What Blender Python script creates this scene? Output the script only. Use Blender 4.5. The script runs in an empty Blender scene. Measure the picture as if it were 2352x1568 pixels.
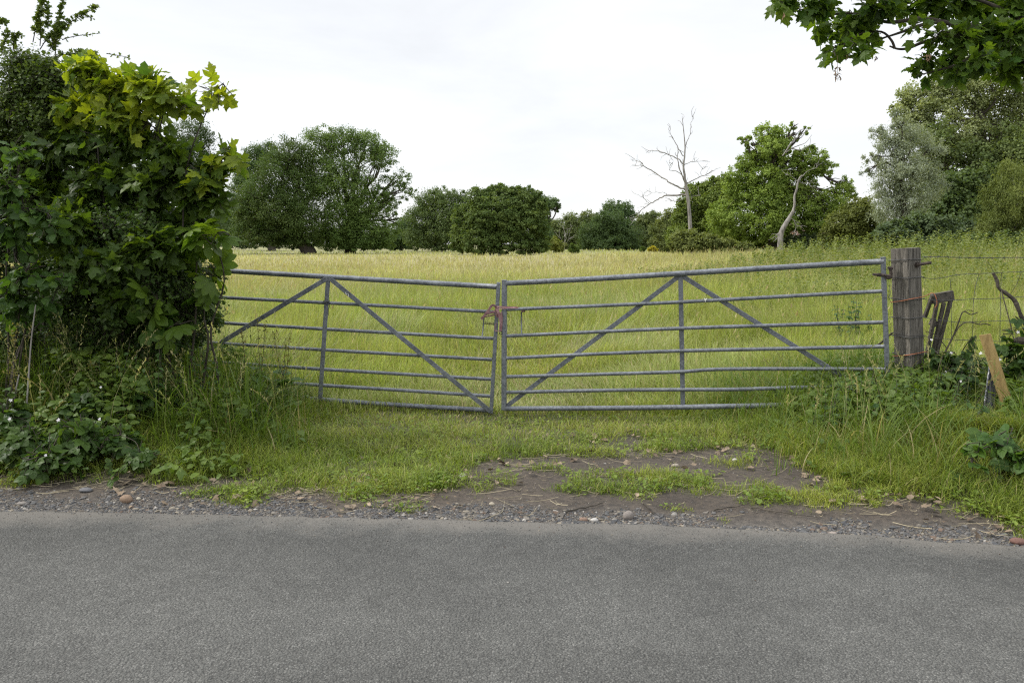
import bpy, math, random
import numpy as np
from mathutils import Vector
random.seed(7)
RNG = np.random.default_rng(7)
SC = bpy.context.scene
COL = SC.collection

# ------------------------------------------------------------------ camera model
# layout figures are read off the photograph (2352 x 1568 reading scale) and turned
# into metres at the distance at which each thing stands
FPX, CX, CY = 1829.0, 1176.0, 784.0
HOR = 560.0
CAMH = 1.53
PITCH = math.atan((CY - HOR) / FPX)
cp, sp = math.cos(PITCH), math.sin(PITCH)
CAM = np.array([0, 0, CAMH])
FWD = np.array([0, cp, -sp]); UP = np.array([0, sp, cp]); RT = np.array([1.0, 0, 0])

def P(px, py, Y):
    d = FWD + RT * ((px - CX) / FPX) + UP * ((CY - py) / FPX)
    return CAM + d * (Y / d[1])

def proj(X):
    r = np.asarray(X) - CAM
    z = np.maximum(r @ FWD, 1e-3)
    return CX + FPX * (r @ RT) / z, CY - FPX * (r @ UP) / z

def mpp(Y):            # metres per reading pixel at distance Y
    return Y / FPX

def sm(a, b, t):
    t = np.clip((np.asarray(t, float) - a) / (b - a), 0, 1)
    return t * t * (3 - 2 * t)

def _h(ix, iy, s):
    n = (ix.astype(np.int64) * 374761393 + iy.astype(np.int64) * 668265263 + s * 1442695041) & 0x7fffffff
    n = ((n ^ (n >> 13)) * 1274126177) & 0x7fffffff
    return ((n ^ (n >> 16)) & 0xffff) / 65535.0

def vn(x, y, s=0):
    x = np.asarray(x, float); y = np.asarray(y, float)
    ix, iy = np.floor(x), np.floor(y)
    fx, fy = x - ix, y - iy
    fx = fx * fx * (3 - 2 * fx); fy = fy * fy * (3 - 2 * fy)
    a = _h(ix, iy, s); b = _h(ix + 1, iy, s); c = _h(ix, iy + 1, s); d = _h(ix + 1, iy + 1, s)
    return (a * (1 - fx) + b * fx) * (1 - fy) + (c * (1 - fx) + d * fx) * fy

def fbm(x, y, s=0, o=3):
    t = 0; a = 0.5; n = 0
    for k in range(o):
        t = t + a * vn(np.asarray(x) * 2 ** k, np.asarray(y) * 2 ** k, s + 17 * k); n += a; a *= .5
    return t / n

# ------------------------------------------------------------------ ground form
_er = [(-900, 1160), (0, 1172), (500, 1180), (1000, 1190), (1500, 1203), (2000, 1230), (2352, 1255), (3300, 1330)]
_ex, _ey = [], []
for px, py in _er:
    d = FWD + RT * ((px - CX) / FPX) + UP * ((CY - py) / FPX)
    q = CAM + d * (-CAMH / d[2]); _ex.append(q[0]); _ey.append(q[1])
_ex = np.array([-80] + _ex + [80]); _ey = np.array([_ey[0] + 6] + _ey + [_ey[-1] - 4])

def edge(x):
    x = np.asarray(x, float)
    return np.interp(x, _ex, _ey) + .035 * (vn(x * 2.1, x * 0, 5) - .5) + .03 * (vn(x * 9, x * 0, 6) - .5)

def H(x, y):
    x = np.asarray(x, float); y = np.asarray(y, float)
    s = y - edge(x)
    h = -.03 + .025 * sm(0, .5, s)
    h = h + .24 * sm(1.6, 3.4, -x) * sm(.3, 1.7, s) * (1 - .8 * sm(8.5, 13, y))
    h = h + .26 * sm(1.9, 3.2, x) * sm(.3, 1.7, s) * (1 - .5 * sm(8, 14, y))
    h = h + .55 * sm(3, 16, x) * sm(8, 22, y) * (1 - sm(45, 90, y))
    h = h - .05 * sm(2.3, 1.6, np.abs(x)) * sm(6.3, 6.9, y) * sm(8.4, 7.6, y)
    h = h + .05 * (vn(x * .9, y * .9, 3) - .5) * sm(0, .8, s) + .02 * (vn(x * 4, y * 4, 4) - .5) * sm(0, .4, s)
    h = h + .5 * (fbm(x * .02, y * .02, 8) - .5) * sm(20, 60, y)
    return h

# ------------------------------------------------------------------ objects
def tag(o, label=None, cat=None, group=None, kind=None):
    if label: o['label'] = label
    if cat: o['category'] = cat
    if group: o['group'] = group
    if kind: o['kind'] = kind
    return o

def empty(name, loc, label, cat, group=None):
    o = bpy.data.objects.new(name, None); COL.objects.link(o)
    o.location = Vector([float(v) for v in loc]); o.empty_display_size = .1
    return tag(o, label, cat, group)

def mesh(name, parts, mat, parent=None, smooth=False):
    """parts: list of (V (n,3), [F arrays], colour (n,3) or None)"""
    Vs, Ls, Cs, Ns, off = [], [], [], [], 0
    anycol = any(p[2] is not None for p in parts)
    for V, Fs, c in parts:
        V = np.asarray(V, np.float32).reshape(-1, 3)
        Vs.append(V)
        for F in Fs:
            F = np.asarray(F, np.int64)
            if len(F) == 0: continue
            Ls.append((F + off).ravel()); Ns.append(np.full(len(F), F.shape[1], np.int64))
        if anycol:
            cc = np.ones((len(V), 4), np.float32); cc[:, :3] = c if c is not None else 1
            Cs.append(cc)
        off += len(V)
    V = np.concatenate(Vs)
    if parent is not None: V = V - np.array(parent.matrix_world.translation if False else parent.location, np.float32)
    L = np.concatenate(Ls).astype(np.int32); N = np.concatenate(Ns).astype(np.int32)
    me = bpy.data.meshes.new(name)
    me.vertices.add(len(V)); me.vertices.foreach_set('co', V.astype(np.float32).ravel())
    me.loops.add(len(L)); me.loops.foreach_set('vertex_index', L)
    me.polygons.add(len(N))
    st = np.concatenate([[0], np.cumsum(N)[:-1]]).astype(np.int32)
    me.polygons.foreach_set('loop_start', st); me.polygons.foreach_set('loop_total', N)
    me.polygons.foreach_set('use_smooth', np.full(len(N), bool(smooth)))
    if anycol:
        a = me.attributes.new('col', 'FLOAT_COLOR', 'POINT')
        a.data.foreach_set('color', np.concatenate(Cs).ravel())
    me.update(calc_edges=True)
    me.materials.append(mat)
    o = bpy.data.objects.new(name, me); COL.objects.link(o)
    if parent is not None: o.parent = parent
    return o

def norm(v):
    return v / np.maximum(np.linalg.norm(v, axis=-1, keepdims=True), 1e-9)

def tube(pts, radii, sides=6, col=None, cap=True):
    pts = np.asarray(pts, float); n = len(pts)
    radii = np.broadcast_to(np.asarray(radii, float), (n,))
    t = norm(np.gradient(pts, axis=0))
    ref = np.array([0, 0, 1.0]) if abs(t[:, 2]).mean() < .8 else np.array([1.0, 0, 0])
    u = norm(np.cross(t, ref)); v = np.cross(t, u)
    a = np.arange(sides) * 2 * math.pi / sides
    V = pts[:, None] + radii[:, None, None] * (np.cos(a)[None, :, None] * u[:, None] + np.sin(a)[None, :, None] * v[:, None])
    V = V.reshape(-1, 3)
    i = np.arange(n - 1)[:, None] * sides; j = np.arange(sides)[None]; k = (j + 1) % sides
    F = np.stack([i + j, i + k, i + sides + k, i + sides + j], -1).reshape(-1, 4)
    Fs = [F]
    if cap:
        Fs += [np.arange(sides)[None], ((n - 1) * sides + np.arange(sides))[::-1][None]]
    c = None if col is None else np.broadcast_to(np.asarray(col, float), (len(V), 3))
    return (V, Fs, c)

def smooth_path(pts, k=5):
    pts = np.asarray(pts, float); n = len(pts)
    out = []
    for i in range(n - 1):
        p0, p1, p2, p3 = pts[max(i - 1, 0)], pts[i], pts[i + 1], pts[min(i + 2, n - 1)]
        for j in range(k):
            t = j / k
            out.append(.5 * ((2 * p1) + (p2 - p0) * t + (2 * p0 - 5 * p1 + 4 * p2 - p3) * t * t + (3 * p1 - p0 - 3 * p2 + p3) * t ** 3))
    out.append(pts[-1])
    return np.array(out)

def box_between(a, b, w, d, nrm):
    """bar from a to b, width w in the plane, depth d along nrm"""
    a = np.asarray(a, float); b = np.asarray(b, float)
    t = norm(b - a); n = norm(nrm - t * np.dot(nrm, t)); s = np.cross(t, n)
    V = []
    for p in (a, b):
        for i, j in ((-1, -1), (1, -1), (1, 1), (-1, 1)):
            V.append(p + s * w * .5 * i + n * d * .5 * j)
    F = [[0, 1, 2, 3], [7, 6, 5, 4], [0, 4, 5, 1], [1, 5, 6, 2], [2, 6, 7, 3], [3, 7, 4, 0]]
    return (np.array(V), [np.array(F)], None)

def bevel(o, w, seg=2):
    m = o.modifiers.new('bevel', 'BEVEL'); m.width = w; m.segments = seg; m.limit_method = 'ANGLE'
    return o

def pebble_tpl():
    t = (1 + 5 ** .5) / 2
    V = np.array([[-1, t, 0], [1, t, 0], [-1, -t, 0], [1, -t, 0], [0, -1, t], [0, 1, t], [0, -1, -t], [0, 1, -t], [t, 0, -1], [t, 0, 1], [-t, 0, -1], [-t, 0, 1]], float)
    V = norm(V)
    F = np.array([[0, 11, 5], [0, 5, 1], [0, 1, 7], [0, 7, 10], [0, 10, 11], [1, 5, 9], [5, 11, 4], [11, 10, 2], [10, 7, 6], [7, 1, 8], [3, 9, 4], [3, 4, 2], [3, 2, 6], [3, 6, 8], [3, 8, 9], [4, 9, 5], [2, 4, 11], [6, 2, 10], [8, 6, 7], [9, 8, 1]])
    return V, F

# ------------------------------------------------------------------ leaf shapes (base at origin, length 1 along +y)
def fan(half, c, droop=.18, fold=.1):
    right = np.array(half, float); left = right[::-1] * [-1, 1]
    left = left[1:]  # tip shared
    if abs(right[0, 0]) < 1e-6: left = left[:-1]
    o = np.concatenate([right, left])
    V = np.concatenate([[c], o])
    z = fold * np.abs(V[:, 0]) - droop * (V[:, 1] ** 2) - .25 * droop * np.abs(V[:, 0]) ** 1.5 * 2
    V = np.column_stack([V, z])
    n = len(o); F = np.array([[0, i + 1, (i + 1) % n + 1] for i in range(n)])
    return V, F

def ovate(half, droop=.2, fold=.25):
    h = np.array(half, float)
    V, F = [], []
    for x, y in h:
        V += [[-x, y, fold * x - droop * y * y], [0, y, -droop * y * y], [x, y, fold * x - droop * y * y]]
    for i in range(len(h) - 1):
        a = i * 3
        for s in (0, 1):
            F += [[a + s, a + s + 1, a + s + 4], [a + s, a + s + 4, a + s + 3]]
    return np.array(V, float), np.array(F)

def multi(tpl, specs):
    V, F, off = [], [], 0
    for ang, ln, w in specs:
        v, f = tpl; v = v * [ln * w, ln, ln]
        c, s = math.cos(ang), math.sin(ang)
        V.append(np.column_stack([v[:, 0] * c + v[:, 1] * s, -v[:, 0] * s + v[:, 1] * c, v[:, 2]])); F.append(f + off); off += len(v)
    return np.concatenate(V), np.concatenate(F)

SYC = [fan([(.09, -.05), (.22, -.07), (.37, -.01), (.31, .13), (.43, .2), (.52, .33), (.62, .5), (.46, .49), (.36, .47), (.25, .53), (.29, .68), (.2, .8), (.1, .9), (0, 1.02)], (0, .36), d, f)
       for d, f in ((.22, .12), (.4, -.05), (.1, .25))]
OVA = [ovate([(0.001, 0), (.2, .1), (.3, .27), (.33, .45), (.27, .66), (.14, .86), (.001, 1)], d, f) for d, f in ((.18, .25), (.35, .1), (.05, .35))]
SER = [ovate([(0.001, 0), (.22, .07), (.27, .2), (.36, .24), (.33, .38), (.39, .42), (.31, .57), (.33, .62), (.2, .76), (.2, .82), (.05, .92), (.001, 1)], d, f) for d, f in ((.22, .2), (.4, .12))]
HAW = [fan([(.05, .08), (.22, .25), (.34, .36), (.2, .46), (.26, .58), (.44, .74), (.17, .76), (.12, .9), (0, 1)], (0, .42), d, f) for d, f in ((.2, .2), (.05, .4))]
_obo = ovate([(0.001, 0), (.06, .15), (.14, .4), (.22, .65), (.21, .8), (.1, .93), (.001, 1)], .3, .2)
CHE = [multi(_obo, [(0, 1, 1), (.75, .95, 1), (-.75, .95, 1), (1.5, .75, 1), (-1.5, .75, 1)]),
       multi(_obo, [(0, 1, 1), (.6, .98, 1), (-.6, .98, 1), (1.2, .85, 1), (-1.2, .85, 1), (1.9, .6, 1), (-1.9, .6, 1)])]
BRA = [multi(SER[0], [(0, 1, 1.05), (1.35, .85, 1.1), (-1.35, .85, 1.1)]), multi(SER[1], [(0, 1, 1.05), (1.0, .85, 1), (-1.0, .85, 1), (2.0, .65, 1), (-2.0, .65, 1)])]
def variants(tpls, n, amp=.07, seed=1):
    r_ = np.random.default_rng(seed); out = list(tpls)
    for k in range(n):
        V, F = tpls[k % len(tpls)]; V = V.copy()
        V[:, :2] *= 1 + r_.normal(0, amp, (len(V), 2)); V[:, 0] += r_.normal(0, .12) * V[:, 1] ** 2
        V[:, 2] += r_.normal(0, .12) * V[:, 0] + r_.normal(0, .15) * V[:, 1] ** 2 + r_.normal(0, .025, len(V))
        out.append((V, F))
    return out
SYC = variants(SYC, 9, .09, 3); HAW = variants(HAW, 5, .1, 4); OVA = variants(OVA, 4, .06, 5); SER = variants(SER, 4, .06, 6)
CARD = [(np.array([[0, 0, 0], [.42, .35, .06], [.2, .8, 0], [0, 1, -.1], [-.3, .75, .05], [-.4, .3, 0]], float), np.array([[0, 1, 2], [0, 2, 3], [0, 3, 4], [0, 4, 5]]))]
LONG = [(np.array([[0, 0, 0], [.16, .4, .02], [0, 1, -.2], [-.16, .45, .02]], float), np.array([[0, 1, 2], [0, 2, 3]]))]
TRI = [(np.array([[-.3, 0, 0], [.35, .15, .0], [.3, .8, -.05], [-.25, .95, 0]], float), np.array([[0, 1, 2], [0, 2, 3]]))]

def stamp(tpls, pos, d, n, size, col, jit=.12, rng=None):
    """one leaf of a random template at every pos; returns mesh parts"""
    rng = rng or RNG
    pos = np.asarray(pos, float); m = len(pos)
    d = norm(d); n = norm(n - d * np.sum(n * d, -1, keepdims=True)); x = np.cross(d, n)
    size = np.broadcast_to(np.asarray(size, float), (m,))
    col = np.broadcast_to(np.asarray(col, float), (m, 3))
    which = rng.integers(0, len(tpls), m)
    out = []
    for k, (tv, tf) in enumerate(tpls):
        w = np.where(which == k)[0]
        if len(w) == 0: continue
        s = size[w][:, None, None]
        ws = (1 + jit * rng.standard_normal(len(w)))[:, None, None]
        V = pos[w][:, None] + s * (tv[None, :, 0:1] * ws * x[w][:, None] + tv[None, :, 1:2] * d[w][:, None] + tv[None, :, 2:3] * n[w][:, None])
        F = (tf[None] + (np.arange(len(w)) * len(tv))[:, None, None]).reshape(-1, tf.shape[1])
        C = np.repeat(col[w], len(tv), 0)
        out.append((V.reshape(-1, 3), [F], C))
    return out

def mixcol(a, b, t):
    t = np.clip(np.asarray(t), 0, 1)[:, None]
    return np.asarray(a) * (1 - t) + np.asarray(b) * t

def blades(B, h, w, az, bend, c0, c1, seg=3, rng=None):
    """grass blades: base points B, height h, width w, bend direction az, bend amount"""
    rng = rng or RNG
    n = len(B); face = az + math.pi / 2 + rng.normal(0, .5, n)
    bd = np.stack([np.cos(az), np.sin(az), 0 * az], -1); wd = np.stack([np.cos(face), np.sin(face), 0 * az], -1)
    V = np.empty((n, 2 * seg + 1, 3)); C = np.empty((n, 2 * seg + 1, 3))
    for k in range(seg + 1):
        t = k / seg
        c = B + bd * (h * bend * t ** 2)[:, None]
        c = c + np.array([0, 0, 1.0]) * (h * (t - np.minimum(bend, 1.2) * .32 * t ** 2.5))[:, None]
        cc = c0 * (1 - t) + c1 * t
        if k < seg:
            ww = (w * .5 * (1 - t ** 2 * .75))[:, None] * wd
            V[:, 2 * k] = c - ww; V[:, 2 * k + 1] = c + ww; C[:, 2 * k] = cc; C[:, 2 * k + 1] = cc
        else:
            V[:, 2 * k] = c; C[:, 2 * k] = cc
    o = (np.arange(n) * (2 * seg + 1))[:, None]
    Fs = []
    for k in range(seg - 1):
        Fs.append(o + np.array([[2 * k, 2 * k + 1, 2 * k + 3, 2 * k + 2]]))
    T = o + np.array([[2 * seg - 2, 2 * seg - 1, 2 * seg]])
    return (V.reshape(-1, 3), [np.concatenate(Fs) if Fs else np.zeros((0, 4), int), T], C.reshape(-1, 3))

# ------------------------------------------------------------------ materials
def newmat(name):
    m = bpy.data.materials.new(name); m.use_nodes = True
    nt = m.node_tree; nt.nodes.clear()
    out = nt.nodes.new('ShaderNodeOutputMaterial')
    return m, nt, out

def N(nt, t, **kw):
    n = nt.nodes.new(t)
    for k, v in kw.items():
        if k in n.inputs: n.inputs[k].default_value = v
        else: setattr(n, k, v)
    return n

def leafmat(name, trans=.35, rough=.5, tint=(1.25, 1.35, .55), spec=.4):
    m, nt, out = newmat(name); L = nt.links.new
    a = N(nt, 'ShaderNodeAttribute', attribute_name='col')
    geo = N(nt, 'ShaderNodeNewGeometry')
    no = N(nt, 'ShaderNodeTexNoise', Scale=35.0, Detail=3.0); L(geo.outputs['Position'], no.inputs['Vector'])
    mr = N(nt, 'ShaderNodeMapRange'); mr.inputs[3].default_value = .72; mr.inputs[4].default_value = 1.28; L(no.outputs[0], mr.inputs[0])
    mul = N(nt, 'ShaderNodeVectorMath', operation='SCALE'); L(a.outputs['Color'], mul.inputs[0]); L(mr.outputs[0], mul.inputs['Scale'])
    p = N(nt, 'ShaderNodeBsdfPrincipled', Roughness=rough); p.inputs['Specular IOR Level'].default_value = spec
    L(mul.outputs[0], p.inputs['Base Color'])
    tm = N(nt, 'ShaderNodeVectorMath', operation='MULTIPLY'); tm.inputs[1].default_value = tint; L(mul.outputs[0], tm.inputs[0])
    tr = N(nt, 'ShaderNodeBsdfTranslucent'); L(tm.outputs[0], tr.inputs['Color'])
    mx = N(nt, 'ShaderNodeMixShader'); mx.inputs[0].default_value = trans
    L(p.outputs[0], mx.inputs[1]); L(tr.outputs[0], mx.inputs[2]); L(mx.outputs[0], out.inputs[0])
    return m

def stdmat(name, ca, cb, scale=8.0, rough=.8, stretch=(1, 1, 1), bump=.3, bscale=None, metal=0.0, contrast=(.35, .65), useattr=False, bdist=.01, cc=None, coord='Object'):
    m, nt, out = newmat(name); L = nt.links.new
    tc = N(nt, 'ShaderNodeTexCoord'); mp = N(nt, 'ShaderNodeMapping'); mp.inputs['Scale'].default_value = stretch
    L(tc.outputs[coord], mp.inputs[0])
    no = N(nt, 'ShaderNodeTexNoise', Scale=scale, Detail=6.0, Roughness=.65); L(mp.outputs[0], no.inputs['Vector'])
    r = N(nt, 'ShaderNodeValToRGB'); r.color_ramp.elements[0].position = contrast[0]; r.color_ramp.elements[1].position = contrast[1]
    r.color_ramp.elements[0].color = (*ca, 1); r.color_ramp.elements[1].color = (*cb, 1)
    if cc is not None:
        e = r.color_ramp.elements.new(min(.98, contrast[1] + .12)); e.color = (*cc, 1)
    L(no.outputs[0], r.inputs[0])
    p = N(nt, 'ShaderNodeBsdfPrincipled', Roughness=rough, Metallic=metal)
    c = r.outputs[0]
    if useattr:
        a = N(nt, 'ShaderNodeAttribute', attribute_name='col')
        ml = N(nt, 'ShaderNodeVectorMath', operation='MULTIPLY'); L(c, ml.inputs[0]); L(a.outputs['Color'], ml.inputs[1]); c = ml.outputs[0]
    L(c, p.inputs['Base Color'])
    nb = N(nt, 'ShaderNodeTexNoise', Scale=bscale or scale * 3, Detail=5.0); L(mp.outputs[0], nb.inputs['Vector'])
    b = N(nt, 'ShaderNodeBump', Strength=bump, Distance=bdist); L(nb.outputs[0], b.inputs['Height']); L(b.outputs[0], p.inputs['Normal'])
    L(p.outputs[0], out.inputs[0])
    return m

M_LEAF = leafmat('broad_leaf', .48, .48, (1.55, 1.5, .5), .28)
M_SMALL = leafmat('small_leaf', .36, .5, (1.4, 1.4, .5), .28)
M_CROWN = leafmat('crown_leaf', .34, .6, (1.3, 1.3, .5), .2)
M_GRASS = leafmat('grass_blade', .4, .5, (1.15, 1.2, .6), .3)
M_BARK = stdmat('bark', (.03, .024, .018), (.085, .07, .052), 9, .9, (1, 1, .25), .6)
M_STEM = stdmat('young_stem', (.02, .016, .011), (.065, .052, .034), 14, .8, (1, 1, .4), .3)
M_DEAD = stdmat('dead_wood', (.075, .066, .056), (.28, .262, .238), 6, .85, (1, 1, .2), .5, contrast=(.35, .55))
M_DRY = stdmat('dry_stalk', (.75, .75, .75), (1, 1, 1), 20, .8, useattr=True)

# ================================================================== GROUND
def axis(a, b, st, out, g=1.25):
    c = list(np.arange(a, b + st / 2, st)); s = st; lo, hi = [], []
    x = a
    while x > out[0]: s *= g; x -= s; lo.append(x)
    x = b; s = st
    while x < out[1]: s *= g; x += s; hi.append(x)
    return np.array(lo[::-1] + c + hi)

YB = [(-500, 1085), (0, 1100), (350, 1112), (600, 1122), (760, 1128), (950, 1140), (1020, 1130), (1100, 1082), (1250, 1052), (1350, 1032), (1776, 1037), (1850, 1090), (2000, 1150), (2200, 1180), (2352, 1215), (2900, 1260)]
def vmask(px, py, x, y):
    """how much of the verge is grown over: 1 grass, 0 bare soil"""
    yb = np.interp(px, [a for a, b in YB], [b for a, b in YB])
    n = fbm(x * 3.2, y * 4.2, 21, 3) - .5
    g = sm(26, -30, py - yb + n * 130)
    p1 = np.exp(-(((px - 1500) / 280) ** 2 + ((py - 1118) / 46) ** 2)) * .85
    p2 = np.exp(-(((px - 1130) / 130) ** 2 + ((py - 1105) / 36) ** 2)) * .75
    p3 = np.exp(-(((px - 1850) / 260) ** 2 + ((py - 1150) / 46) ** 2)) * .85
    p4 = np.exp(-(((px - 950) / 160) ** 2 + ((py - 1128) / 22) ** 2)) * .5
    q = np.maximum.reduce([p1, p2, p3, p4])
    g = np.maximum(g, sm(.42, .85, q + (fbm(x * 5, y * 6, 33, 3) - .5) * 1.0))
    worn = np.exp(-(((px - 1150) / 330) ** 2 + ((py - 955) / 45) ** 2)) * .25
    return np.clip(g - worn * sm(.4, .7, fbm(x * 3, y * 3, 9)), 0, 1)

def gold(x, y):
    """0 fresh green, 1 ripe straw coloured"""
    px, py = proj(np.stack([x, y, H(x, y)], -1))
    g = sm(735, 610, py + 110 * (fbm(x * .12, y * .12, 41) - .5) + .05 * (px - 1176) * 0)
    g = g * (1 - .55 * sm(1350, 2000, px)) * (1 - .55 * sm(84, 116, y))  # far band greener by the trees: fresher grass, with their shade in its colour
    return np.clip(g + .25 * (fbm(x * .3, y * .1, 42) - .5), 0, 1)

def band(x, y):
    return .5 * fbm(x * .035, y * .09, 51, 3) + .5 * fbm(x * .008 + y * .002, y * .06, 52, 3)

gx = axis(-5.2, 5.2, .04, (-1500, 1500)); gy = axis(3.3, 8.6, .035, (-60, 2200))
X, Yg = np.meshgrid(gx, gy)
Z = H(X, Yg)
px, py = proj(np.stack([X, Yg, Z], -1))
s = Yg - edge(X)
vm = vmask(px, py, X, Yg)
verge = (Yg < 7.6)
soil = mixcol(np.array([.042, .033, .025]), np.array([.078, .063, .049]), fbm(X * 2, Yg * 3, 61).ravel()).reshape(*X.shape, 3)
grit = np.array([.085, .078, .07])
kg = sm(.42, .06, s + .25 * (fbm(X * 1.7, Yg * 2, 62) - .5))
soil = soil * (1 - kg[..., None]) + grit * kg[..., None]
gr = mixcol(np.array([.045, .05, .02]), np.array([.08, .075, .035]), fbm(X * 2.5, Yg * 2.5, 63).ravel()).reshape(*X.shape, 3)
fld = mixcol(np.array([.15, .17, .05]), np.array([.27, .245, .125]), gold(X.ravel(), Yg.ravel())).reshape(*X.shape, 3)
fld = fld * (.75 + .5 * band(X, Yg))[..., None]
c = soil * (1 - vm[..., None]) + gr * vm[..., None]
kf = sm(7.2, 9.5, Yg)[..., None]
c = c * (1 - kf) + fld * kf
nx, ny = len(gx), len(gy)
i = (np.arange(ny - 1)[:, None] * nx + np.arange(nx - 1)[None]).ravel()
F = np.stack([i, i + 1, i + nx + 1, i + nx], -1)
M_GROUND = stdmat('soil', (.6, .6, .6), (1.3, 1.27, 1.22), 30, .95, bump=.9, bscale=90, useattr=True, bdist=.012)
g = mesh('ground', [(np.stack([X, Yg, Z], -1).reshape(-1, 3), [F], c.reshape(-1, 3))], M_GROUND, smooth=True)
tag(g, 'bare brown soil and turf running from the road edge out into the meadow', 'ground', kind='structure')

# ---- road
rx = axis(-5.5, 5.5, .03, (-75, 75), 1.3)
rv = np.concatenate([[0, -.012], -np.geomspace(.04, 11, 60)])
ex = edge(rx)
X2 = np.repeat(rx[None], len(rv), 0); Y2 = ex[None] + rv[:, None]
Z2 = .004 + .012 * np.clip(-rv, 0, 3)[:, None] + 0 * X2
Z2[0] = -.035; Z2[1] -= .004
C2 = np.stack([np.repeat(np.clip(-rv, 0, 20)[:, None], len(rx), 1)] * 3, -1)
nx2, ny2 = len(rx), len(rv)
i = (np.arange(ny2 - 1)[:, None] * nx2 + np.arange(nx2 - 1)[None]).ravel()
F2 = np.stack([i, i + nx2, i + nx2 + 1, i + 1], -1)
def asphalt():
    m, nt, out = newmat('asphalt'); L = nt.links.new
    geo = N(nt, 'ShaderNodeNewGeometry'); pos = geo.outputs['Position']
    at = N(nt, 'ShaderNodeAttribute', attribute_name='col')
    sep = N(nt, 'ShaderNodeSeparateColor'); L(at.outputs['Color'], sep.inputs[0]); ed = sep.outputs[0]
    v = N(nt, 'ShaderNodeTexVoronoi', Scale=128.0, Randomness=1.0); L(pos, v.inputs['Vector'])
    v2 = N(nt, 'ShaderNodeTexVoronoi', Scale=85.0, Randomness=1.0); L(pos, v2.inputs['Vector'])
    rs = N(nt, 'ShaderNodeSeparateColor'); L(v.outputs['Color'], rs.inputs[0])
    ramp = N(nt, 'ShaderNodeValToRGB'); e = ramp.color_ramp.elements
    e[0].position = 0; e[0].color = (.08, .081, .075, 1); e[1].position = 1; e[1].color = (.183, .181, .168, 1)
    e.new(.55).color = (.102, .102, .094, 1); e.new(.88).color = (.13, .129, .119, 1)
    L(rs.outputs[0], ramp.inputs[0])
    # binder between the chips
    d = N(nt, 'ShaderNodeMapRange'); d.inputs[1].default_value = .35; d.inputs[2].default_value = .75; L(v.outputs['Distance'], d.inputs[0])
    mb = N(nt, 'ShaderNodeMixRGB'); mb.inputs[2].default_value = (.055, .054, .05, 1); L(d.outputs[0], mb.inputs[0]); L(ramp.outputs[0], mb.inputs[1])
    # wide tonal patches: wheel polish, dust
    n1 = N(nt, 'ShaderNodeTexNoise', Scale=.9, Detail=6.0, Roughness=.6); L(pos, n1.inputs['Vector'])
    r1 = N(nt, 'ShaderNodeMapRange'); r1.inputs[1].default_value = .3; r1.inputs[2].default_value = .7; r1.inputs[3].default_value = .76; r1.inputs[4].default_value = 1.2; L(n1.outputs[0], r1.inputs[0])
    n2 = N(nt, 'ShaderNodeTexNoise', Scale=11.0, Detail=5.0, Roughness=.7); L(pos, n2.inputs['Vector'])
    r2 = N(nt, 'ShaderNodeMapRange'); r2.inputs[1].default_value = .3; r2.inputs[2].default_value = .7; r2.inputs[3].default_value = .85; r2.inputs[4].default_value = 1.15; L(n2.outputs[0], r2.inputs[0])
    m0 = N(nt, 'ShaderNodeMath', operation='MULTIPLY'); L(r1.outputs[0], m0.inputs[0]); L(r2.outputs[0], m0.inputs[1])
    # wheel polish and the loose margin run along the lane
    wv = N(nt, 'ShaderNodeMath', operation='MULTIPLY_ADD'); wv.inputs[1].default_value = .3; L(n1.outputs[0], wv.inputs[0]); L(ed, wv.inputs[2])
    e4 = N(nt, 'ShaderNodeMapRange'); e4.inputs[1].default_value = .15; e4.inputs[2].default_value = 3.15; L(wv.outputs[0], e4.inputs[0])
    rw = N(nt, 'ShaderNodeValToRGB'); q = rw.color_ramp.elements; q[0].position = 0; q[0].color = (.5, .5, .5, 1); q[1].position = 1; q[1].color = (.47, .47, .47, 1)
    for p_, v_ in ((.09, .45), (.16, .43), (.24, .5), (.42, .56), (.62, .5), (.82, .54)): q.new(p_).color = (v_, v_, v_, 1)
    L(e4.outputs[0], rw.inputs[0])
    m1_ = N(nt, 'ShaderNodeMath', operation='MULTIPLY'); m1_.inputs[1].default_value = 2.0; L(rw.outputs[0], m1_.inputs[0])
    mm = N(nt, 'ShaderNodeMath', operation='MULTIPLY'); L(m0.outputs[0], mm.inputs[0]); L(m1_.outputs[0], mm.inputs[1])
    sc = N(nt, 'ShaderNodeVectorMath', operation='SCALE'); L(mb.outputs[0], sc.inputs[0]); L(mm.outputs[0], sc.inputs['Scale'])
    # trodden dust and fines near the edge
    n3 = N(nt, 'ShaderNodeTexNoise', Scale=2.2, Detail=5.0, Roughness=.65); L(pos, n3.inputs['Vector'])
    ad = N(nt, 'ShaderNodeMath', operation='MULTIPLY_ADD'); ad.inputs[1].default_value = -.7; L(n3.outputs[0], ad.inputs[0]); 
    L(ed, ad.inputs[2])
    r3 = N(nt, 'ShaderNodeMapRange'); r3.inputs[1].default_value = -.32; r3.inputs[2].default_value = -.06; r3.inputs[3].default_value = .8; r3.inputs[4].default_value = 0; L(ad.outputs[0], r3.inputs[0])
    nd = N(nt, 'ShaderNodeTexNoise', Scale=180.0, Detail=2.0); L(pos, nd.inputs['Vector'])
    rd = N(nt, 'ShaderNodeValToRGB'); rd.color_ramp.elements[0].color = (.085, .078, .068, 1); rd.color_ramp.elements[1].color = (.17, .156, .136, 1); rd.color_ramp.elements[0].position = .3; rd.color_ramp.elements[1].position = .75
    L(nd.outputs[0], rd.inputs[0])
    md = N(nt, 'ShaderNodeMixRGB'); L(r3.outputs[0], md.inputs[0]); L(sc.outputs[0], md.inputs[1]); L(rd.outputs[0], md.inputs[2])
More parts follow.
